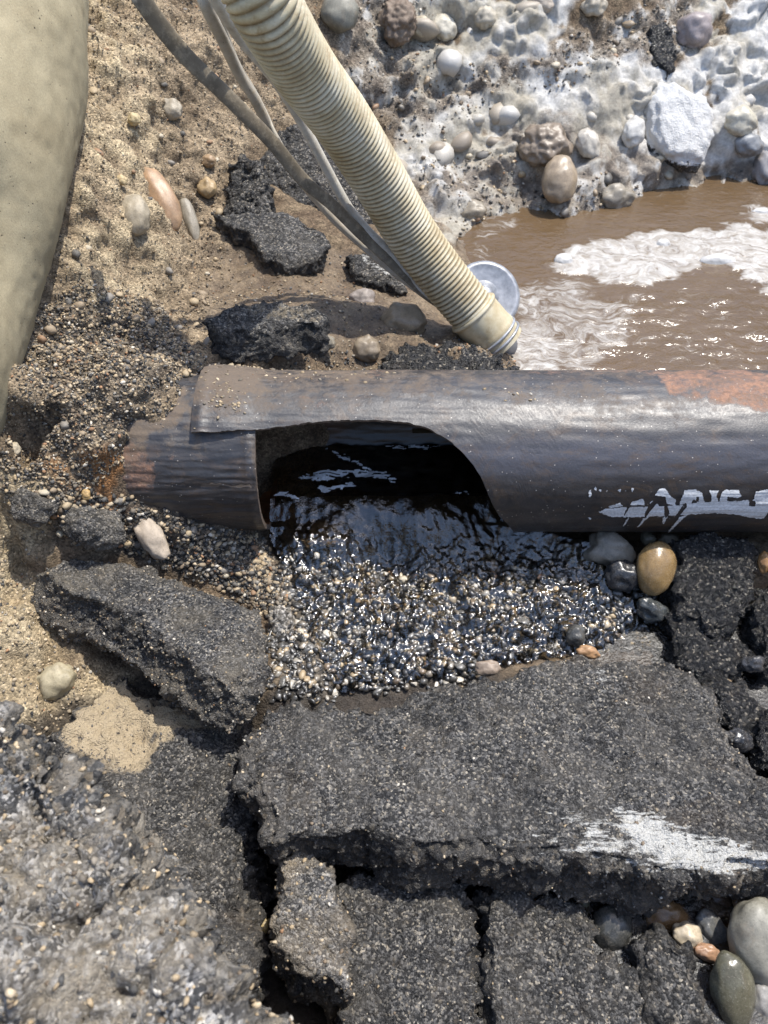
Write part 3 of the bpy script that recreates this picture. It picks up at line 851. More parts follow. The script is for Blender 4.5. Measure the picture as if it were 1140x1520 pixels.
# ------------------------------------------------------------------ broken asphalt, concrete and stones
def resample(P, step):
    out = []
    for a, b in zip(P, np.roll(P, -1, 0)):
        n = max(1, int(np.linalg.norm(b-a)/step))
        for k in range(n): out.append(a + (b-a)*k/n)
    return np.array(out)

def block(poly, p0, nrm, thick, flare=(0, 0), shrink=1.0, round_=.012, jag=.004, seed=0, step=.010):
    """closed prism: a pixel outline laid on a plane through p0, going down by thick"""
    nrm = np.array(nrm, float); nrm /= np.linalg.norm(nrm)
    T = []
    for a, b in poly:
        r = ray(a, b); T.append(CAMP + r*(np.dot(p0-CAMP, nrm)/np.dot(r, nrm)))
    T = resample(np.array(T), step)
    J = np.c_[fbm(T*30, 3, seed), fbm(T*30+7, 3, seed+1), np.zeros(len(T))]*jag*2
    T = T+J
    c = T.mean(0)
    dn = np.array([0, 0, -1.0])
    fl = np.array([flare[0], flare[1], 0])
    w = np.linalg.norm(T-c, axis=1, keepdims=True)
    ins = T - (T-c)/w*round_
    rings = [ins, T + dn*round_*.8, c + (T-c)*(.5+.5*shrink) + fl*.6 + dn*thick*.55, c + (T-c)*shrink + fl + dn*(thick-round_), c+(T-c)*shrink*.93 + fl + dn*thick]
    n = len(T); V = np.vstack(rings); faces = []
    for k in range(len(rings)-1):
        for i in range(n):
            j = (i+1) % n; a = k*n
            faces.append((a+i, a+n+i, a+n+j, a+j))
    tris = tessellate_polygon([[Vector((v[0], v[1], 0)) for v in ins]])
    up = [tuple(t) for t in tris]
    def area(t):
        A, B, C_ = (ins[i] for i in t); return (B[0]-A[0])*(C_[1]-A[1])-(B[1]-A[1])*(C_[0]-A[0])
    up = [t if area(t) > 0 else t[::-1] for t in up]
    faces += up
    o = (len(rings)-1)*n
    faces += [tuple(o+i for i in t[::-1]) for t in up]
    return V, faces

def chunk(label, poly, z=None, slope=(0, 0), thick=.08, flare=(0, 0), shrink=1.0, voxel=.0032, mat=None, p0=None, nrm=None, seed=1, big=.006, mid=.004, agg=.0016,
          aggs=150, side=2.0, round_=.012, jag=.005, sand=None, paint=None, wet=0.0, name='asphalt_chunk', cat='asphalt chunk', group=None, wetpoly=None, soft=26, embed=None, blocky=None, sandk=1.0, sidedark=1.0):
    if p0 is None:
        c = np.mean(np.array(poly, float), 0); p0 = at_z(c[0], c[1], z)
    if nrm is None: nrm = (-slope[0], -slope[1], 1)
    V, f = block(poly, p0, nrm, thick, flare, shrink, round_, jag, seed)
    V, fs, N = remesh(V, f, voxel)
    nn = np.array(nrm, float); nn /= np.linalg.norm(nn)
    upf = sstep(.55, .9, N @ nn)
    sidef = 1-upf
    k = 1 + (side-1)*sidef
    w, wid = worley(V*aggs, seed)
    d = fbm(V*11, 4, seed+3)*big*1.6 + fbm(V*42, 4, seed+5)*mid*k
    d += (ridged(V*28, 3, seed+9)-1.1)*mid*.7*sidef*side
    d += (.5-w)*agg*2*(.6+.8*k)
    if blocky:
        cell, amp = blocky
        f1, bi, f2_ = worley(V/cell + .35*fbm(V*1.3/cell, 3, seed+40)[:, None], seed+41, True)
        r_ = (bi & np.uint32(1023))/1023.0
        d += (r_-.5)*amp*sstep(0, .22, f2_-f1) - (1-sstep(0, .16, f2_-f1))*amp*.9*sstep(.25, .8, r_)
    crack = np.abs(fbm(V*13, 3, seed+20)); d -= (1-sstep(0, .035, crack))*sstep(.1, .3, fbm(V*5, 2, seed+21))*.006
    V = V + N*d[:, None]
    at = {}
    gpx, gpy = proj(V)
    wo = fbm(V*22, 4, seed+31)*40
    z0 = np.zeros(len(V))
    at['sand'] = sandk*polymask(gpx+wo, gpy+wo*.6, sand, soft)*sstep(.5, .9, N[:, 2]) if sand else z0
    at['paint'] = paint(gpx, gpy, V, upf) if paint else z0
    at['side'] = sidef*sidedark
    at['wet'] = np.full(len(V), wet) if wetpoly is None else np.maximum(wet, polymask(gpx+wo, gpy, wetpoly, 20))
    o = solid(name, V, fs, mat or M_ASPH, at)
    tag(o, label, cat, group)
    if embed:
        n, smin, smax, wts, onside = embed
        r = np.random.default_rng(seed)
        pr = (.35+sidef if onside else np.ones(len(V)))*(N[:, 2] > -.3)
        ii = r.choice(len(V), n, p=pr/pr.sum())
        Vv, Fa, cc = stone_soup(V[ii] - N[ii]*smin*.15, smin+(smax-smin)*r.random(n)**2, wts, r, 1 if smax < .0095 else 2)
        o['_org'] = list(o.location)
        a = solid('aggregate', Vv, Fa, M_AGG, {'col': cc}, parent=o, smooth=False)
        a['kind'] = 'stuff'
    return o

M_AGG = m_vcol('aggregate', .7)

M_ASPH = m_asphalt('asphalt', .022, .115, .24, .5, (.145, .13, .108), cell=400)
M_ASPH_DUSTY = m_asphalt('dusty_asphalt', .026, .12, .26, .8, (.18, .155, .115), cell=460)
M_ASPH_DARK = m_asphalt('dark_asphalt', .014, .10, .18, .3, cell=360)
M_ASPH_WET = m_asphalt('wet_asphalt', .012, .05, .10, .05, wet=.45)
M_ASPH_TAN = m_asphalt('sandy_asphalt', .07, .22, .36, 1.0, (.32, .26, .18), cell=420)
M_ROCK = m_asphalt('slurried_rock', .02, .10, .2, .3, cell=400, paintcol=(.80, .79, .76))
M_ASPH_COARSE = m_asphalt('coarse_asphalt', .06, .36, .5, 1.0, (.36, .31, .235), cell=280, coarse=.3)

GRP = 'broken asphalt pieces around the pipe'
# the big slab in front
def slab_paint(a, b, V, upf):
    m = .95*polymask(a, b+8*fbm(V*30, 3, 3), [(915,1205),(960,1205),(1010,1230),(1060,1245),(1140,1262),(1300,1280),(1300,1310),(1140,1290),(1060,1300),(1000,1290),(940,1262),(925,1235)], 16)
    m = np.maximum(m, .56*polymask(a, b, [(800,1195),(910,1210),(990,1270),(1070,1300),(980,1305),(890,1275),(780,1262),(870,1245)], 20))
    m = np.maximum(m, .44*polymask(a+30*fbm(V*50, 3, 8), b+16*fbm(V*50, 3, 9), [(862,1000),(890,990),(905,1000),(895,1025),(880,1020)], 10))
    m = np.maximum(m, .5*polymask(a, b, [(735,1228),(850,1250),(850,1256),(740,1236)], 5))
    return m
chunk('largest grey asphalt slab, with worn white road paint along its front edge',
      [(362,1095),(380,1052),(450,1045),(520,1042),(580,1030),(640,1012),(720,1000),(790,985),(850,975),(1000,972),(1040,990),(1070,1060),(1100,1102),(1145,1150),(1240,1190),(1300,1290),(1140,1284),(1060,1298),(1000,1306),(900,1290),(820,1284),(740,1276),(690,1262),(640,1272),(590,1268),(545,1232),(500,1242),(450,1246),(405,1252),(380,1210),(360,1150)],
      z=-.058, slope=(-.02, -.20), thick=.125, flare=(0, -.004), shrink=.97, voxel=.0025, aggs=105, big=.010, mid=.0065, agg=.0024, side=1.35, round_=.022, seed=4, embed=(5500, .0018, .0065, (5, 5, 2.2, .6, .5, .8, .5, .05), True), paint=slab_paint, group=GRP, name='asphalt_slab', cat='asphalt slab')
chunk('long asphalt slab with a rough dark front, left of the gravel below the pipe stub',
      [(48,842),(75,822),(120,815),(200,832),(300,868),(385,905),(392,960),(384,1015),(350,1040),(300,1000),(235,962),(180,915),(120,885),(70,872)],
      z=-.03, slope=(-.06, -.10), sidedark=.6, round_=.028, aggs=105, thick=.080, flare=(-.014, -.024), shrink=1.0, voxel=.0027, mat=M_ASPH_DUSTY, big=.006, mid=.004, agg=.0022, side=1.25, jag=.003, seed=14, embed=(4000, .0018, .0065, (5, 5, 2.4, .9, .6, 1, .5, .05), True), group=GRP, name='asphalt_slab', cat='asphalt slab')
chunk('asphalt slab with a patch of tan sand on its upper corner, lower left',
      [(78,1112),(110,1050),(165,992),(240,1028),(310,1045),(366,1052),(372,1110),(368,1250),(365,1350),(372,1440),(400,1620),(200,1640),(60,1300)],
      z=-.135, slope=(-.06, -.10), thick=.11, shrink=1.02, voxel=.003, aggs=105, big=.012, mid=.007, agg=.0022, seed=24, embed=(2600, .0018, .006, (5, 5, 2.2, .6, .5, .8, .4, .05), True), round_=.022, sand=[(100,1060),(165,985),(260,1040),(370,1045),(370,1066),(270,1080),(225,1100),(215,1150),(150,1130),(105,1110)], group=GRP, name='asphalt_slab', cat='asphalt slab')
chunk('blurred rough asphalt lump full of pebbles, nearest the viewer at lower left',
      [(-260,1040),(-40,1045),(30,1062),(85,1112),(132,1190),(170,1228),(235,1310),(272,1370),(312,1445),(322,1480),(370,1525),(470,1640),(300,1750),(-260,1750)],
      p0=at_d(100, 1350, .62), nrm=(.10, -.12, 1), thick=.36, shrink=1.06, voxel=.0032, mat=M_ASPH_COARSE, big=.020, mid=.014, agg=.0040, aggs=80, side=1.2, blocky=(.10, .014), round_=.03, jag=.008, seed=34, embed=(11000, .002, .0094, (1, 3, 5, 3.6, 2.0, 1.6, 1.6, .05), False), group=GRP, name='asphalt_lump', cat='asphalt lump')
chunk('narrow tan-dusted asphalt piece leaning under the left end of the largest slab',
      [(408,1262),(440,1248),(470,1252),(498,1308),(515,1380),(524,1445),(522,1470),(470,1450),(405,1408),(400,1370),(412,1310)],
      z=-.10, slope=(.05, .15), thick=.12, flare=(-.005, -.012), shrink=.95, voxel=.0028, mat=M_ASPH_TAN, big=.004, mid=.003, agg=.0013, side=2.4, seed=44, round_=.008, embed=(900, .002, .008, (1, 2, 3, 2.4, 1.4, 1.2, .6, .1), False), group=GRP)
chunk('dark asphalt slab at bottom centre, right of the narrow tan piece',
      [(498,1300),(600,1296),(692,1300),(704,1400),(716,1520),(726,1640),(480,1640),(505,1490),(515,1430)],
      z=-.145, slope=(-.02, .04), thick=.09, shrink=1.02, aggs=105, voxel=.0026, big=.008, mid=.006, agg=.0022, seed=54, embed=(2600, .0018, .006, (5, 5, 2.2, .6, .5, .8, .4, .05), True), sand=[(696,1300),(704,1300),(718,1450),(726,1600),(716,1600),(708,1450)], soft=5, group=GRP, name='asphalt_slab', cat='asphalt slab')
chunk('dark grey asphalt slab at bottom right, beside the wet cobbles',
      [(716,1322),(870,1325),(884,1400),(932,1442),(965,1490),(990,1560),(1000,1640),(705,1640)],
      z=-.143, slope=(.03, .03), thick=.095, shrink=1.02, aggs=105, voxel=.0026, big=.009, mid=.006, agg=.0022, seed=64, embed=(2600, .0018, .006, (5, 5, 2.2, .6, .5, .8, .4, .05), True), group=GRP, name='asphalt_slab', cat='asphalt slab')
chunk('small black asphalt chunk lying against the cobbles at bottom right',
      [(945,1392),(990,1372),(1035,1410),(1060,1465),(1072,1530),(1010,1555),(962,1480),(935,1432)],
      z=-.13, slope=(.1, 0), thick=.11, shrink=1.05, voxel=.0026, mat=M_ASPH_DARK, big=.008, mid=.005, agg=.0018, side=1.5, seed=74, round_=.016, group=GRP)
chunk('wet black asphalt chunk under the painted marking, right of the tan pebble',
      [(1005,790),(1060,784),(1120,800),(1122,870),(1098,935),(1058,942),(1018,905),(1000,865)],
      z=-.10, slope=(0, .35), thick=.09, shrink=1.05, voxel=.0026, mat=M_ASPH_WET, big=.006, mid=.005, agg=.0022, side=1.5, seed=84, wet=.7, round_=.014, group=GRP)
chunk('wet jagged asphalt piece below the black chunk, beside the bright puddle',
      [(995,885),(1035,905),(1060,942),(1110,948),(1132,975),(1100,1000),(1050,1002),(1012,980),(998,935)],
      z=-.135, slope=(0, .1), thick=.07, shrink=1.05, voxel=.0026, mat=M_ASPH_WET, big=.007, mid=.006, agg=.002, seed=94, wet=.6, round_=.012, group=GRP)
chunk('pointed wet asphalt piece rising from the puddle at the right end of the largest slab',
      [(1064,1022),(1098,1006),(1132,1040),(1130,1085),(1112,1112),(1084,1082)],
      z=-.14, slope=(0, .1), thick=.07, shrink=1.1, voxel=.0026, mat=M_ASPH_WET, big=.006, mid=.005, agg=.002, seed=104, wet=.5, round_=.01, group=GRP)
chunk('black asphalt lump cut by the right edge beside the largest slab',
      [(1125,1060),(1180,1050),(1230,1100),(1200,1160),(1130,1135)],
      z=-.12, thick=.09, shrink=1.05, voxel=.003, mat=M_ASPH_WET, big=.006, mid=.005, agg=.002, seed=114, wet=.4, group=GRP)
chunk('dark wet asphalt lump at the right edge under the pipe',
      [(1128,870),(1180,850),(1230,900),(1200,990),(1140,985),(1122,930)],
      z=-.12, thick=.08, shrink=1.05, voxel=.003, mat=M_ASPH_WET, big=.006, mid=.005, agg=.002, seed=118, wet=.5, group=GRP)
# pieces on the bank behind the pipe
def on(px, py, lift): 
    h_ = hit(px, py); return h_ + (CAMP-h_)/np.linalg.norm(CAMP-h_)*lift
chunk('upright black asphalt piece left of the cables on the left bank',
      [(335,235),(360,222),(395,228),(402,280),(398,325),(365,332),(332,310)], p0=on(365, 320, .03), nrm=(-.1, -.75, .75), thick=.07, shrink=1.0, mat=M_ASPH_DARK, big=.006, mid=.005, agg=.002, seed=124, round_=.012, group=GRP)
chunk('black asphalt piece passing behind the cables and hose',
      [(392,235),(410,190),(460,165),(500,200),(545,280),(560,330),(500,322),(430,306),(390,285)], p0=on(470, 300, .03), nrm=(0, -.6, .8), thick=.07, shrink=1.0, mat=M_ASPH_DARK, big=.006, mid=.004, agg=.0018, seed=134, round_=.012, group=GRP)
chunk('grey asphalt piece with a thin left tip, below the two black pieces by the cables',
      [(314,312),(345,318),(400,312),(470,330),(488,350),(474,384),(425,396),(388,376),(368,348),(330,332)], p0=on(420, 375, .035), nrm=(0, -.35, .95), thick=.045, shrink=.95, mat=M_ASPH, big=.005, mid=.004, agg=.0016, side=1.8, seed=144, round_=.008, group=GRP)
chunk('oblong asphalt piece with a pale dusty top just above the pipe bell',
      [(300,472),(330,450),(400,444),(465,447),(492,464),(484,480),(430,484),(380,490),(330,492)], p0=on(390, 495, .04), nrm=(0, -.25, 1), thick=.05, flare=(.005, -.018), shrink=.97, mat=M_ASPH_DARK, big=.005, mid=.005, agg=.0018, side=1.8, seed=154, round_=.010,
      sandk=.45, sand=[(330,440),(480,440),(495,465),(420,470),(360,462)], group=GRP)
chunk('white-streaked asphalt piece wedged under the cables near the cuff',
      [(512,378),(545,368),(600,405),(606,430),(560,420),(528,408)], p0=on(560, 420, .03), nrm=(-.1, -.5, .85), thick=.05, mat=M_ASPH_DARK, big=.005, mid=.004, agg=.0018, seed=164, round_=.008, group=GRP,
      paint=lambda a, b, V, u: .6*polymask(a, b, [(530,372),(600,405),(600,425),(540,395)], 8))
chunk('heap of black asphalt crumbs between the hose cuff and the pipe',
      [(565,540),(600,508),(660,500),(720,515),(765,540),(770,556),(560,556)], p0=on(660, 540, .015), nrm=(0, -.2, 1), thick=.05, mat=M_ASPH_WET, big=.008, mid=.008, agg=.004, aggs=95, seed=174, round_=.012, wet=.3, group=GRP, name='asphalt_crumb_heap', cat='asphalt heap')
chunk('upright black asphalt shard stuck in the white slurry at top right',
      [(965,36),(985,28),(1003,40),(1006,90),(990,104),(968,84)], p0=on(985, 95, .03), nrm=(0, -.75, .7), thick=.06, mat=M_ASPH_WET, big=.004, mid=.004, agg=.002, seed=184, wet=.5, round_=.008, voxel=.004, group=GRP)

# smooth beige concrete at the left
def m_concrete():
    s = NT('beige_concrete')
    n = s.noise(9, 5, .6); nf = s.noise(420, 4, .75); v = s.vor(75); v2 = s.vor(150)
    c = s.mix(s.mr(n, .3, .7), (.30, .25, .155), (.44, .38, .25))
    c = s.mix(1.0, c, s.ramp(nf, [(.3, .78), (.7, 1.15)]), 'MULTIPLY')
    def pits(vv, th, a): return s.math('MULTIPLY', s.mr(vv.outputs['Distance'], th, th*.55), s.mr(s.sep(vv.outputs['Color'], 0), a, a+.03), True)
    pit = s.math('MULTIPLY', s.math('MAXIMUM', pits(v, .12, .62), pits(v2, .15, .72)), s.mr(s.noise(13, 3), .42, .58))
    c = s.mix(pit, c, (.10, .085, .055))
    h = s.math('SUBTRACT', s.math('MULTIPLY', nf, .5), s.math('MULTIPLY', pit, 2.0))
    return s.done(s.bsdf(c, .8, s.bump(h, .6, .002), .3))
CONC_EDGE = [(128,-330),(132,-150),(131,0),(126,110),(108,215),(82,310),(54,400),(30,490),(2,590),(-42,700),(-100,800)]
CONC_R = .24
# ------------------------------------------------------------------ stones
def rock_shape(seed, facets=0, rough=.10, sub=4, cut=.72, aggs=0):
    V, Fc = ICO[sub]; V = V.copy()
    r = np.random.default_rng(seed)
    if facets:
        for k in range(facets):
            n = r.normal(size=3); n /= np.linalg.norm(n); c = r.uniform(cut, .95)
            d = V @ n; m = d > c
            V[m] -= np.outer(d[m]-c, n)
    D = V/np.linalg.norm(V, axis=1, keepdims=True)
    V = V*(1 + rough*1.6*fbm(D*1.3+seed*3.1, 2, seed)[:, None] + rough*.4*fbm(D*4+seed, 4, seed+1)[:, None])
    return V, Fc

STONES = 'pebbles and cobbles'
def stone(label, px, py, w, h, rot, colr, wet=.3, facets=0, rough=.14, lift=.15, z=None, name='pebble', cat='pebble', mat=None, seed=None, agg=0.0, aggs=90, attrs=None, depth=None, pointy=0.0, group=STONES, thick=.8, slur=None):
    seed = seed if seed is not None else int(px*7+py*3) % 9973
    P = at_z(px, py, z) if z is not None else (at_d(px, py, depth) if depth else hit(px, py))
    d = float((P-CAMP) @ FW); s_ = d/F
    a, b = w/2*s_, h/2*s_; c = min(a, b)*thick
    V, Fc = rock_shape(seed, facets, rough, 5 if agg else 4)
    V = V/np.abs(V[:, :2]).max(0).mean()
    if pointy: V[:, 0] *= 1 - pointy*(V[:, 1]*.5+.5) ; 
    L = V*np.array([a, b, c])
    t = math.radians(rot); cr, sr = math.cos(t), math.sin(t)
    e1 = RT*cr - UP*sr; e2 = RT*sr + UP*cr
    toC = (CAMP-P)/np.linalg.norm(CAMP-P)
    W = P + toC*c*lift + L[:, :1]*e1 + L[:, 1:2]*e2 - L[:, 2:]*FW
    at = None
    if agg:
        N = V/np.linalg.norm(V, axis=1, keepdims=True)
        Nw = N[:, :1]*e1 + N[:, 1:2]*e2 - N[:, 2:]*FW
        wv, _ = worley(W*aggs, seed)
        W = W + Nw*((.5-wv)*agg*2 + fbm(W*60, 3, seed)*agg)[:, None]
    if agg or slur:
        z0 = np.zeros(len(W)); gx_, gy_ = proj(W)
        at = {'sand': z0, 'paint': slur(gx_, gy_, W) if slur else z0, 'wet': np.full(len(W), wet*.3)}
    o = solid(name, W, Fc, mat or m_pebble(colr, wet), at)
    tag(o, label, cat, group)
    return o

TAN, BRN, GRY, PALE, ORG = (.34, .25, .15), (.20, .13, .07), (.20, .19, .17), (.46, .42, .34), (.36, .20, .10)
# wet cobbles, bottom right
stone('dark round cobble at the left of the wet cobbles under the largest slab', 908, 1378, 62, 74, 10, (.055, .055, .05), .8, rough=.08, z=-.17, name='cobble', cat='cobble')
stone('glossy brown cobble tucked under the front edge of the largest slab', 988, 1362, 76, 56, 0, (.17, .10, .045), .9, z=-.18, name='cobble', cat='cobble')
stone('small cream pebble beside the brown cobble', 1020, 1390, 50, 42, 35, (.50, .42, .30), .6, z=-.165)
stone('oval slate-grey cobble right of the cream pebble', 1058, 1384, 44, 78, -32, (.11, .11, .105), .7, z=-.18, name='cobble', cat='cobble')
stone('reddish flat pebble between the cream pebble and the shiny cobble', 1050, 1414, 46, 26, 15, (.34, .20, .12), .6, z=-.165)
stone('shiny olive-grey wet cobble reflecting the sky at bottom right', 1088, 1470, 68, 118, -8, (.10, .095, .065), 1.0, rough=.06, z=-.16, name='cobble', cat='cobble')
stone('largest grey cobble cut by the right edge', 1130, 1400, 92, 134, -10, (.24, .23, .19), .45, rough=.07, z=-.155, name='cobble', cat='cobble', lift=.4)
stone('tan cobble capping the largest grey cobble under the slab edge', 1122, 1342, 62, 40, -15, (.33, .25, .16), .6, z=-.17, name='cobble', cat='cobble')
stone('dark brown cobble half hidden under the slab edge at right', 1070, 1346, 66, 54, 20, (.10, .055, .03), .8, z=-.19, name='cobble', cat='cobble')
stone('grey pebble at the very bottom right corner', 1134, 1492, 46, 66, 0, (.26, .25, .23), .4, z=-.18)
stone('olive pebble wedged left of the dark cobble under the slab', 866, 1345, 22, 44, 0, (.15, .14, .09), .6, z=-.18)
stone('yellowish pebble in the dark gap left of the narrow tan piece', 386, 1375, 30, 34, 30, (.33, .25, .12), .4, z=-.20)
# under the pipe, right
stone('wide pale grey stone under the pipe, left of the tan pebble', 906, 818, 78, 62, 15, (.20, .18, .145), .6, rough=.14, facets=4, z=-.115)
stone('tan drop-shaped pebble under the painted marking', 973, 844, 52, 84, 10, (.24, .155, .065), .85, rough=.05, pointy=-.22, z=-.10)
stone('small grey-brown pebble behind the tan drop-shaped pebble', 992, 808, 32, 34, 0, (.17, .14, .10), .6, z=-.12)
stone('small olive pebble under the pipe above the tan drop-shaped pebble', 962, 800, 24, 20, 0, (.15, .13, .09), .6, z=-.12)
stone('dark blue-grey wet stone left of the bright puddle', 968, 905, 52, 40, 20, (.05, .055, .055), .9, facets=5, z=-.145)
stone('black wet stone above the pale water at the pipe foot', 925, 855, 56, 48, 20, (.028, .03, .034), .8, facets=6, z=-.12)
stone('orange-brown pebble at the right edge under the pipe', 1135, 835, 24, 34, 0, (.30, .16, .06), .6, z=-.10)
stone('dark round pebble at the left rim of the bright puddle', 855, 944, 28, 36, 0, (.07, .07, .065), .7, z=-.145)
stone('orange flat pebble at the lower left rim of the bright puddle', 872, 968, 38, 22, 10, (.38, .22, .11), .5, z=-.145)
stone('tan half-buried pebble at the back edge of the largest slab', 724, 992, 40, 26, 0, (.26, .20, .15), .3, z=-.125)
stone('brownish stone under the shallow water below the pipe opening', 486, 800, 62, 54, 20, (.16, .115, .07), .5, z=-.118)
stone('small brown wet pebble at the right end of the cobbles beneath the slab', 1100, 1340, 26, 22, 0, (.22, .14, .08), .8, z=-.165)
stone('dark wet pebble between the two wet black chunks at the right edge', 1118, 985, 34, 30, 0, (.05, .05, .052), .9, facets=5, z=-.13)
stone('tan wet pebble by the puddle at the right edge of the largest slab', 1075, 1012, 24, 18, 0, (.26, .19, .12), .8, z=-.155)
stone('black wet stone leaning on the right end of the largest slab', 1096, 1098, 44, 36, 25, (.03, .031, .034), .9, facets=6, z=-.13)
# left bank
stone('long orange-brown stone sunk in the left bank', 238, 298, 48, 104, -27, (.33, .21, .12), .55, rough=.05, lift=.75, name='cobble', cat='cobble', seed=17)
stone('round pale grey stone left of the long orange-brown stone', 200, 322, 44, 66, -8, (.33, .28, .20), .25, rough=.10, lift=.6, name='cobble', cat='cobble')
stone('slim grey stone at the right foot of the long orange-brown stone', 284, 326, 22, 70, -18, (.24, .21, .16), .4, rough=.06, lift=.9)
stone('pale pebble high on the left bank between concrete and strap', 256, 160, 40, 34, 0, (.36, .31, .23), .3, lift=.6)
stone('small brown pebble left of the upright black asphalt', 308, 242, 26, 20, 0, (.30, .20, .11), .4, lift=.6)
stone('tan pebble below the small brown pebble on the left bank', 308, 280, 28, 32, 10, (.38, .27, .14), .4, lift=.6)
stone('small yellow pebble near the concrete, upper left bank', 194, 184, 20, 20, 0, (.45, .36, .20), .1, lift=.6)
stone('yellow pebble above the round pale grey stone', 180, 268, 22, 16, 0, (.46, .36, .20), .1, lift=.6)
stone('flat smooth grey pebble under the oblong asphalt piece', 464, 515, 62, 28, 0, (.20, .175, .13), .4, lift=.6)
stone('muddy rounded stone right of the flat smooth pebble', 546, 514, 44, 42, 0, (.24, .19, .13), .5, lift=.5)
stone('mud-covered stone below the cables left of the cuff', 600, 476, 70, 54, 0, (.22, .17, .11), .5, rough=.16, lift=.5)
stone('small square grey-pink stone under the white-streaked asphalt', 540, 438, 40, 36, 5, (.26, .22, .19), .3, facets=8, lift=.7)
stone('pale half-buried stone in the left ground beside the sandy slab', 84, 1012, 72, 56, -30, (.36, .31, .20), .2, facets=6, lift=.2)
stone('beige concrete fragment standing in gravel above the long slab', 226, 800, 38, 84, -28, (.40, .33, .25), .1, facets=9, lift=.7, name='concrete_fragment', cat='concrete fragment')
stone('whitish angular pebble at the left edge under the concrete', 30, 668, 22, 24, 20, (.42, .36, .26), .1, facets=7, lift=.6)
stone('amber round pebble in gravel above the beige fragment', 130, 739, 15, 17, 0, (.44, .29, .12), .2, lift=.8)
# clods
stone('dark clod of stuck gravel at left below the concrete', 52, 752, 76, 60, 0, GRY, 0, agg=.0022, name='gravel_clod', cat='clod', mat=M_ASPH_DUSTY, group='clods', facets=4, lift=.6)
stone('grey clod of stuck gravel above the left tip of the long slab', 140, 785, 104, 72, 20, GRY, 0, agg=.0028, name='gravel_clod', cat='clod', mat=M_ASPH_DUSTY, group='clods', facets=4, lift=.5)
stone('brown clod of soil beside the grey cobble at top centre', 590, 36, 58, 72, 0, (.17, .12, .08), 0, agg=.004, name='soil_clod', cat='clod', mat=m_pebble((.16, .115, .08), 0, .3), group='clods', facets=4, lift=.4)
stone('dark clod at the right end of the long slab', 415, 930, 44, 66, 0, GRY, 0, agg=.005, name='gravel_clod', cat='clod', mat=M_ASPH_COARSE, group='clods', facets=4, lift=.3)
# far bank
stone('smooth grey-green cobble at top centre right of the hose', 502, 24, 56, 54, 0, (.20, .19, .15), .3, rough=.05, lift=.6, name='cobble', cat='cobble')
stone('cream pebble right of the brown clod on the far bank', 623, 44, 38, 28, 20, (.45, .38, .26), .4, lift=.6)
stone('tan round pebble in the cream slurry, upper far bank', 720, 30, 34, 34, 0, (.44, .39, .30), .4, lift=.6)
stone('pale pebble overhanging a dark hole at top right of centre', 804, 8, 40, 30, 10, (.40, .34, .27), .3, lift=.8)
stone('cream cobble coated in slurry left of the brown clod gap', 662, 38, 40, 42, 0, (.48, .44, .35), .4, lift=.5)
stone('tan block of stone at the top edge left of the black shard', 880, 12, 40, 34, 0, (.38, .33, .25), .3, facets=6, lift=.6)
stone('purplish cobble right of the black shard', 1035, 40, 56, 60, 30, (.27, .23, .22), .5, lift=.6, name='cobble', cat='cobble')
stone('white oval pebble left of the white rock', 938, 198, 36, 48, 20, (.55, .53, .48), .6, lift=.7)
stone('big cream pebble right of the white rock', 1096, 186, 60, 44, 20, (.52, .48, .38), .6, lift=.8, pointy=.2, name='cobble', cat='cobble')
stone('pale oval pebble right of the muddy boulder', 872, 216, 34, 50, -25, (.46, .42, .35), .6, lift=.7)
stone('brown smooth cobble at the water edge under the muddy boulder', 826, 278, 52, 74, 5, (.30, .235, .16), .7, rough=.07, lift=.5, name='cobble', cat='cobble')
stone('grey rough stone half in the water right of the brown smooth cobble', 920, 292, 56, 42, 0, (.26, .23, .18), .5, facets=5, rough=.16, lift=.5)
stone('rounded stone at the water edge near the hose', 700, 318, 46, 34, 0, (.27, .23, .17), .5, lift=.5)
stone('muddy brown boulder lump above the water', 806, 222, 84, 74, 0, (.20, .155, .11), .55, rough=.2, agg=.003, aggs=60, lift=.25, name='boulder', cat='boulder', mat=m_pebble((.21, .165, .12), .55, .2))
stone('blue-grey stone at the right end of the far bank', 1108, 218, 46, 36, 10, (.22, .23, .24), .5, facets=6, lift=.5)
stone('grey stone leaning out at the right edge of the bank', 1136, 250, 40, 56, 0, (.25, .24, .24), .5, facets=5, lift=.4)
def rock_slurry(a, b, V):
    return 1.45*polymask(a, b+10*fbm(V*60, 3, 4), [(930,60),(1100,60),(1080,235),(1045,248),(985,236),(950,205)], 12)
stone('big white slurry-coated rock with a black underside at the water', 1012, 190, 104, 150, -12, GRY, .6, facets=10, rough=.12, agg=.004, aggs=60, lift=.55, name='rock', cat='rock', mat=M_ROCK, group='far bank rocks', slur=rock_slurry, thick=.7)
# foam blobs
M_FOAM = m_pebble((.50, .49, .465), .5, 0.0, 'foam')
for lab, a, b, w, h in (('small round foam blob on the upper foam raft', 984, 364, 22, 20), ('wide foam blob near the right end of the foam raft', 1066, 388, 56, 24), ('foam blob at the far right water edge', 1130, 316, 30, 16), ('foam blob by the left tip of the foam raft', 836, 388, 30, 24)):
    stone(lab, a, b, w, h, 0, (.7, .7, .7), z=WZ, name='foam_blob', cat='foam', mat=M_FOAM, group='foam blobs', thick=.6, rough=.08)

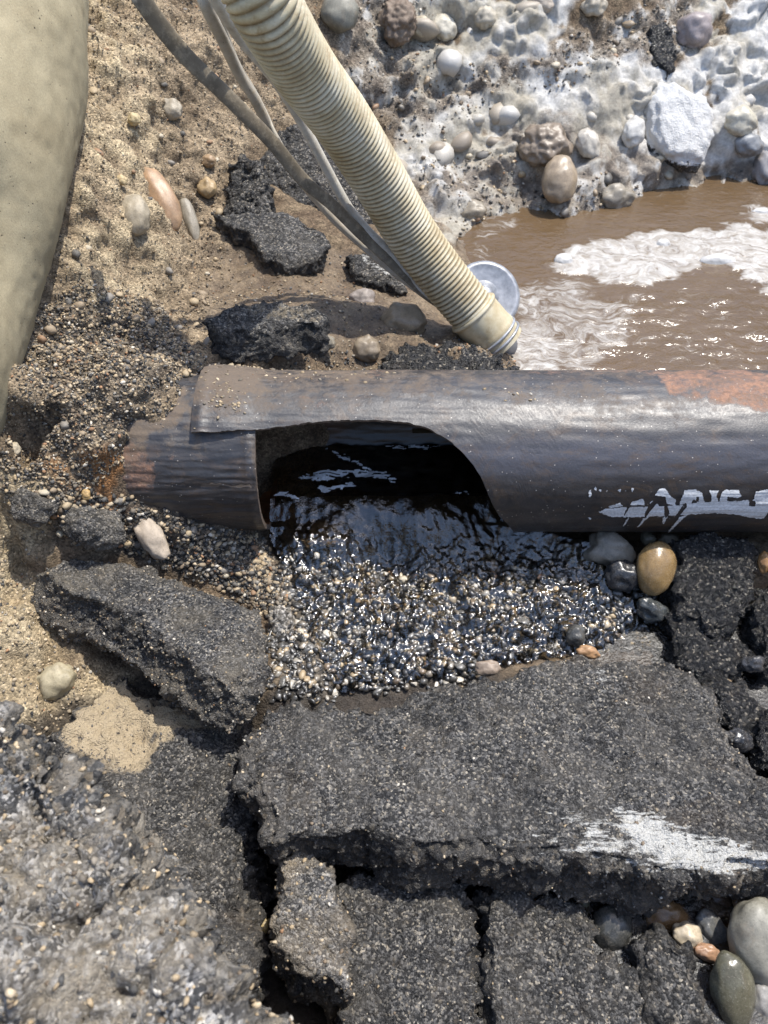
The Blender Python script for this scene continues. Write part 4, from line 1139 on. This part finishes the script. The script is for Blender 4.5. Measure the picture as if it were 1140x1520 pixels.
# ------------------------------------------------------------------ loose gravel
def scatter(name, label, n, polys, smin, smax, weights, mat, seed, sub=1, flat=.7, sink=.25, soft=10, zmin=-9, power=2.0, density=None):
    r = np.random.default_rng(seed)
    allp = np.array([at_z(a, b, 0.0) for p in polys for a, b in p] + [hit(a, b) for p in polys for a, b in p if -50 < a < 1190 and -50 < b < 1500])
    lo_, hi_ = allp[:, :2].min(0), allp[:, :2].max(0)
    xs = np.empty(0); ys = np.empty(0)
    while len(xs) < n:
        cand = r.uniform(lo_, hi_, (n*3, 2))
        zc = base_z(cand[:, 0], cand[:, 1])
        a, b = proj(np.c_[cand, zc])
        wob_ = fbm(np.c_[cand*12, zc*0], 3, seed)*30
        keep = r.random(len(cand)) < union(a+wob_, b+wob_*.6, polys, soft)
        keep &= zc > zmin
        xs = np.r_[xs, cand[keep, 0]]; ys = np.r_[ys, cand[keep, 1]]
    xs, ys = xs[:n], ys[:n]
    Sp = surf(xs, ys); xs, ys, zs = Sp.T
    sz = smin + (smax-smin)*r.random(n)**power
    Vv, Fa, cc = stone_soup(np.c_[xs, ys, zs + sz*(.5-sink)*.6], sz, weights, r, sub, flat)
    o = solid(name, Vv, Fa, mat, {'col': cc}, smooth=False)
    tag(o, label, 'gravel', None, 'stuff')
    return o
M_DRY = m_vcol('dry_gravel', .8)
M_WETG = m_vcol('wet_gravel', .3, coat=1.0)
M_DAMP = m_vcol('damp_gravel', .5)
scatter('gravel', 'dry tan and dark grit covering the left bank', 14000, M_SOIL, .002, .0075, (.7, .5, 2.2, 3, 1.6, 2.4, .2, .5), M_DRY, 1, power=3.0)
scatter('gravel', 'dark gritty soil around the buried pipe end', 15000, [[(10,480),(110,420),(240,460),(290,545),(230,615),(165,690),(70,745),(-60,770),(-60,600)]], .0025, .0095, (2.6, 1.2, 2, 2.4, 1.6, 2.0, .5, .3), M_DRY, 2, power=2.6)
scatter('gravel', 'mixed gravel between the pipe stub and the long slab', 4500, [[(60,715),(170,735),(390,800),(430,880),(420,930),(390,905),(230,830),(90,800)]], .003, .0125, (2.6, 1.6, 1.8, 1.8, 1.2, 1.4, .6, .3), M_DRY, 3, power=2.2)
scatter('gravel', 'wet gravel bed below the pipe opening', 6000, [[(440,815),(540,800),(760,805),(900,830),(1000,900),(985,960),(800,972),(650,1018),(395,1050),(400,900)]], .004, .017, (6, 3.6, 1.5, .5, .4, .8, 1.1, .05), M_WETG, 4, power=1.8, sub=2)
scatter('gravel', 'coarse grit on the muddy far bank', 1800, [M_GREY[1], [(610,250),(720,215),(830,260),(950,270),(1090,255),(1140,262),(930,312),(680,350)]], .004, .014, (1, 2, 2.4, 1.6, 1, 2, 1.4, .3), M_DAMP, 5, power=2.5)
scatter('gravel', 'few light crumbs on the wet mud behind the pipe', 900, [[(300,440),(340,330),(560,400),(650,440),(560,545),(330,500)]], .003, .009, (1, 1, 2, 2, 1, 2, .4, .4), M_DAMP, 6, power=2.5)
scatter('gravel', 'light dirt crumbs beside the long slab', 900, [[(-60,660),(60,700),(100,780),(40,830),(100,980),(180,1010),(60,1090),(-60,1090)]], .003, .009, (.6, .6, 2, 2.4, 2, 1, .6, .2), M_DRY, 7, power=2.5)
scatter('gravel', 'black and rusty crumbs behind the pipe by the hose cuff', 900, [[(430,540),(560,535),(640,498),(765,505),(770,552),(430,552)]], .003, .009, (4, 2, 1, .6, .4, 1, .4, .6), M_DAMP, 8, power=2)

# countable pebbles lying loose on the bank and in the gravel bed
shapes = [make_mesh('pebble', rock_shape(900+k, 0 if k % 2 else 5, .16, 2)[0], ICO[2][1]) for k in range(6)]
PCOL = [(.40, .31, .19), (.30, .23, .15), (.22, .20, .17), (.48, .42, .31), (.10, .095, .085), (.30, .18, .10)]
pm_dry = [m_pebble(c, .1, .2) for c in PCOL]; pm_wet = [m_pebble(c, .8, .2) for c in PCOL]
for m_ in shapes: m_.materials.append(pm_dry[0])
def loose(n, polys, label, group, mats, smin, smax, seed, sink=.001):
    r = np.random.default_rng(seed); k = 0
    allp = np.array([hit(min(max(a, 0), 1140), min(max(b, 0), 1500)) for p in polys for a, b in p])
    lo_, hi_ = allp[:, :2].min(0), allp[:, :2].max(0)
    while k < n:
        c = r.uniform(lo_, hi_, (400, 2)); Sc = surf(c[:, 0], c[:, 1]); c = Sc[:, :2]; zc = Sc[:, 2]; a, b = proj(Sc)
        ok = (union(a, b, polys, 4) > .5) & (a > 5) & (a < 1135) & (b > 5)
        for (x, y), z in zip(c[ok], zc[ok]):
            if k >= n: break
            o = link('pebble', shapes[r.integers(6)], loc=(x, y, z - sink))
            sz = r.uniform(smin, smax)/2
            o.scale = (sz*r.uniform(.85, 1.3), sz*r.uniform(.7, 1), sz*r.uniform(.55, .85))
            o.rotation_euler = (r.uniform(-.5, .5), r.uniform(-.5, .5), r.uniform(0, 6.28))
            o.material_slots[0].link = 'OBJECT'; o.material_slots[0].material = mats[r.integers(len(mats))]
            tag(o, label, 'pebble', group); k += 1
loose(80, M_SOIL, 'small loose pebble lying in the tan soil of the left bank', 'small loose pebbles on the left bank', pm_dry, .010, .020, 21)
loose(120, [[(440,830),(560,800),(760,800),(900,840),(990,920),(800,970),(650,1012),(405,1045),(410,910)]], 'small wet pebble in the gravel bed below the pipe opening', 'small wet pebbles in the gravel bed', pm_wet, .010, .018, 22)
loose(36, M_GREY, 'small muddy pebble stuck in the far bank', 'small muddy pebbles in the far bank', [m_pebble(c, .5, .2) for c in PCOL], .014, .032, 23)
loose(20, [m for m in M_WHITE[:3]], 'half buried stone coated in pale slurry on the far bank', 'slurry coated stones in the far bank', [m_pebble(c, .5, .1) for c in ((.46, .43, .37), (.36, .31, .24), (.52, .50, .46), (.28, .235, .18))], .03, .085, 25, .012)
loose(50, [[(60,715),(170,735),(390,800),(420,880),(390,905),(230,830),(90,800)]], 'small dry pebble in the gravel under the pipe stub', 'small dry pebbles under the pipe stub', pm_dry, .010, .017, 24)

# ------------------------------------------------------------------ pump, hose and cables
def spline(P, n):
    P = np.asarray(P, float); m = len(P)
    Q = np.vstack([2*P[0]-P[1], P, 2*P[-1]-P[-2]])
    out = []
    for t in np.linspace(0, m-1-1e-9, n):
        k = int(t); u = t-k
        a, b, c, d = Q[k:k+4]
        out.append(.5*((2*b) + (c-a)*u + (2*a-5*b+4*c-d)*u*u + (3*b-a-3*c+d)*u**3))
    out = np.array(out)
    L = np.r_[0, np.cumsum(np.linalg.norm(np.diff(out, axis=0), axis=1))]
    s_ = np.linspace(0, L[-1], n)
    return np.stack([np.interp(s_, L, out[:, i]) for i in range(3)], -1), L[-1]

def frames(P, ref=None):
    T = np.gradient(P, axis=0); T /= np.linalg.norm(T, axis=1, keepdims=True)
    if ref is not None and np.isscalar(ref):      # a flat band lying with its broad side up the slope
        A = np.cross(T, np.array([0, -.72, .69])); A /= np.linalg.norm(A, axis=1, keepdims=True); return T, A, np.cross(T, A)
    a = np.array(ref if ref is not None else (0, 0, 1.0)); A = []
    for t in T:
        a = a - t*np.dot(a, t); a /= np.linalg.norm(a); A.append(a)
    A = np.array(A)
    return T, A, np.cross(T, A)

def tube(P, rad, seg=40, ry=None, ref=None, cap=True):
    """rad, ry: per-point radii along the two axes of the section"""
    T, A, B = frames(P, ref)
    th = np.linspace(0, 2*PI, seg, endpoint=False)
    rad = np.broadcast_to(rad, len(P)); ry = rad if ry is None else np.broadcast_to(ry, len(P))
    V = P[:, None, :] + (rad[:, None]*np.cos(th))[..., None]*A[:, None, :] + (ry[:, None]*np.sin(th))[..., None]*B[:, None, :]
    n = len(P)
    i = np.arange(n-1)[:, None]*seg; j = np.arange(seg)[None]
    Fq = np.stack([i+j, i+(j+1) % seg, i+seg+(j+1) % seg, i+seg+j], -1).reshape(-1, 4)
    V = V.reshape(-1, 3); fl = [Fq]
    if cap:
        V = np.vstack([V, P[0], P[-1]]); k = np.arange(seg); m = n*seg
        fl.append(np.concatenate([np.stack([np.full(seg, m), (k+1) % seg, k], -1), np.stack([np.full(seg, m+1), m-seg+k, m-seg+(k+1) % seg], -1)]))
    return V, fl

HD = .0455
hp = [at_d(*q_) for q_ in ((335,-200,.93),(352,-90,.92),(390,0,.945),(449,100,1.06),(508,180,1.17),(561,264,1.27),(611,348,1.36),(668,424,1.42),(744,512,1.475))]
HP, HL = spline(hp, 1400)
sarc = np.linspace(0, HL, 1400)
pitch = .0090
ph = (sarc/pitch) % 1.0
rib = HD - .0042*(np.abs(ph-.5)*2)**2.2
s_end = HL-.088
hose = empty('suction_hose', hp[-1])
tag(hose, 'thick yellowed ribbed suction hose running down to the pump in the water', 'hose')
def m_hose():
    s = NT('ribbed_hose_plastic')
    n = s.noise(16, 5, .65); nf = s.noise(160, 4, .7); n3 = s.noise(45, 5, .7, 1.0)
    c = s.ramp(n, [(.28, (.38, .29, .15)), (.5, (.55, .48, .32)), (.72, (.66, .62, .49))])
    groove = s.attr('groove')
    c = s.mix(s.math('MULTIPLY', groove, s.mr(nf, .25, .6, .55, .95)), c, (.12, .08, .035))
    c = s.mix(s.math('MULTIPLY', s.mr(n3, .56, .72), .55), c, (.24, .145, .055))
    c = s.mix(s.math('MULTIPLY', s.mr(s.noise(24, 5, .7), .58, .72), .5), c, (.62, .58, .47))
    c = s.mix(s.math('MULTIPLY', s.mr(s.noise(11, 7, .78, .5), .50, .68), .6), c, s.mix(nf, (.12, .085, .045), (.30, .22, .12)))
    return s.done(s.bsdf(c, s.mr(nf, .3, .7, .38, .6), s.bump(nf, .25, .0012), .4))
MH = m_hose()
keep = sarc < s_end+.012
V, fl = tube(HP[keep], rib[keep], 64)
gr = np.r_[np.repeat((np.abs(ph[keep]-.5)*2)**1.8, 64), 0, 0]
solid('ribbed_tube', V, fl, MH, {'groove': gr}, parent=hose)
s_c = sarc[sarc > s_end]; Pc = HP[sarc > s_end]
rc = HD+.0022 + .0035*np.exp(-((s_c-s_end-.004)/.004)**2) + .0015*np.exp(-((s_c-HL+.030)/.006)**2)
V, fl = tube(Pc, rc, 64)
solid('cuff', V, fl, MH, {'groove': np.full(len(V), .12)}, parent=hose)
s = NT('grey_metal')
n = s.noise(40, 5, .65)
s.done(s.bsdf(s.ramp(n, [(.3, (.20, .205, .21)), (.55, (.36, .37, .39)), (.75, (.5, .5, .5))]), s.mr(n, .3, .7, .3, .5), s.bump(n, .2, .001), .5, .35))
M_GREYM = s.m
for dz_ in (.010, .022):
    a_ = int((HL-dz_)/HL*1399)
    Pk = HP[a_-5:a_+4]
    V, fl = tube(Pk, HD+.006 - .002*np.abs(np.linspace(-1, 1, len(Pk)))**2, 56)
    solid('hose_clamp', V, fl, M_GREYM, parent=hose)

# the rounded concrete at the left: a thick bent body, swept
ce = np.array(CONC_EDGE, float); ct_ = np.gradient(ce, axis=0); ct_ /= np.linalg.norm(ct_, axis=1, keepdims=True)
cd = np.interp(ce[:, 1], [-330, 0, 400, 800], [1.32, 1.20, 1.03, .90])
cc_ = ce + np.stack([-ct_[:, 1], ct_[:, 0]], -1)*(CONC_R*F/cd)[:, None]*1.02
CP, _L = spline([at_d(a, b, c_+.05) for (a, b), c_ in zip(cc_, cd)], 240)
V, fl = tube(CP, CONC_R, 220)
Vt = V[:-2].reshape(240, 220, 3); nr = Vt - CP[:, None, :]; nr /= np.linalg.norm(nr, axis=2, keepdims=True)
flat_ = Vt.reshape(-1, 3)
qx, qy = proj(flat_)
dent = .022*np.exp(-(((qx-12)/45)**2 + ((qy-330)/110)**2))
Vt = Vt + nr*(fbm(flat_*3.5, 2, 5)*.012 + fbm(flat_*45, 3, 6)*.0016 - dent).reshape(240, 220, 1)
V[:-2] = Vt.reshape(-1, 3)
tag(solid('concrete_pipe', V, fl, m_concrete()), 'smooth rounded beige concrete mass at the left edge of the pit', 'concrete')

# pump: round lid tilted to the viewer, boss in the middle, body going down into the water
pc = at_d(720, 440, 1.56)
pn = (CAMP-pc)/np.linalg.norm(CAMP-pc) + np.array([.25, -.05, .45]); pn /= np.linalg.norm(pn)
def lathe(profile, c, n, seg=64):
    a = np.cross(n, [1, 0, 0]); a /= np.linalg.norm(a); b = np.cross(n, a)
    th = np.linspace(0, 2*PI, seg, endpoint=False)
    V = np.concatenate([c + n*h_ + r_*(np.cos(th)[:, None]*a + np.sin(th)[:, None]*b) for r_, h_ in profile])
    i = np.arange(len(profile)-1)[:, None]*seg; j = np.arange(seg)[None]
    return V, np.stack([i+j, i+seg+j, i+seg+(j+1) % seg, i+(j+1) % seg], -1).reshape(-1, 4)
pump = empty('water_pump', pc - np.array([0, 0, .1]))
tag(pump, 'round grey pump half sunk in foamy water behind the hose cuff', 'pump')
V, f_ = lathe([(.002, .004), (.058, .004), (.062, .006), (.066, .006), (.072, .002), (.073, -.004), (.071, -.010)][::-1], pc, pn)
solid('lid', V, f_[:, ::-1], M_GREYM, parent=pump)
V, f_ = lathe([(.002, .018), (.012, .018), (.016, .015), (.017, .008), (.030, .007), (.033, .003)][::-1], pc - np.array([.004, 0, 0]), pn)
solid('boss', V, f_[:, ::-1], M_GREYM, parent=pump)
V, f_ = lathe([(.068, -.009), (.068, -.05), (.075, -.055), (.075, -.13), (.002, -.13)][::-1], pc, pn)
solid('body', V, f_[:, ::-1], M_GREYM, parent=pump)
V, fl = tube(np.linspace(pc + pn*(-.045) , hp[-1] + np.array([.0, .004, -.01]), 12), .034, 32)
solid('outlet', V, fl, M_GREYM, parent=pump)

def m_cable(name, c1, c2, mud=(.30, .25, .18), amt=.6, rough=.5):
    s = NT(name)
    n = s.noise(30, 5, .7); nf = s.noise(240, 4, .7); st_ = s.noise(70, 5, .75)
    c = s.mix(s.mr(n, .35, .65), c1, c2)
    c = s.mix(s.math('MULTIPLY', s.mr(st_, .48, .62), amt), c, s.mix(nf, tuple(v*.6 for v in mud), tuple(v*1.3 for v in mud)))
    c = s.mix(s.math('MULTIPLY', s.mr(nf, .6, .7), amt), c, (.03, .027, .022))
    return s.done(s.bsdf(c, rough, s.bump(s.math('ADD', nf, st_), .3, .0010), .45))
def cable(name, label, pts, rad, rad2, mat, ry=None, ref=None, cat='cable'):
    P, L = spline([at_d(*p) for p in pts], 260)
    r_ = np.linspace(rad, rad2, 260)*(1 + .025*fbm(P*40, 2, 3))
    V, fl = tube(P, r_, 20, None if ry is None else np.full(260, ry), ref)
    o = solid(name, V, fl, mat); tag(o, label, cat, 'cables running beside the hose'); return o
cable('strap', 'flat dark muddy strap, leftmost of the lines beside the hose',
      [(190,-120,1.0),(205,-20,1.0),(211,0,1.0),(268,75,1.06),(334,140,1.12),(402,209,1.19),(450,267,1.25),(492,303,1.30),(537,348,1.36),(580,388,1.40),(636,438,1.44),(690,474,1.455)],
      .0125, .0095, m_cable('strap_webbing', (.12, .10, .072), (.20, .17, .125), (.38, .32, .23), .55, .6), ry=.0035, ref=1.0, cat='strap')
cable('electric_cable', 'thick mud-caked cable crossing under the flat strap',
      [(290,-120,1.03),(300,-20,1.035),(305,6,1.04),(331,60,1.10),(355,110,1.16),(379,149,1.20),(402,195,1.25),(440,258,1.31),(492,322,1.36),(537,364,1.40),(576,398,1.43),(640,446,1.46),(692,480,1.47)],
      .0098, .0052, m_cable('muddy_cable', (.32, .29, .24), (.52, .48, .41), (.44, .37, .27), .6))
cable('electric_cable', 'pale grey cable nearest to the ribbed hose',
      [(300,-120,1.0),(310,-25,1.01),(319,-2,1.02),(355,54,1.09),(387,92,1.13),(417,131,1.18),(447,180,1.23),(474,230,1.27),(498,275,1.31),(520,312,1.34),(548,345,1.37),(582,378,1.40),(613,419,1.43),(655,452,1.45),(700,478,1.46)],
      .0088, .0080, m_cable('grey_cable', (.46, .44, .39), (.64, .62, .56), (.36, .31, .24), .4))
cable('rope', 'thin pale cord looping out from behind the flat strap',
      [(326,20,1.12),(352,90,1.18),(378,135,1.22),(395,168,1.235),(411,204,1.24),(430,236,1.255),(452,262,1.28),(490,305,1.33)],
      .0032, .0030, m_cable('cord', (.34, .30, .23), (.45, .41, .33), (.25, .2, .14), .4), cat='cord')
for o in bpy.data.objects:
    if '_org' in o: del o['_org']
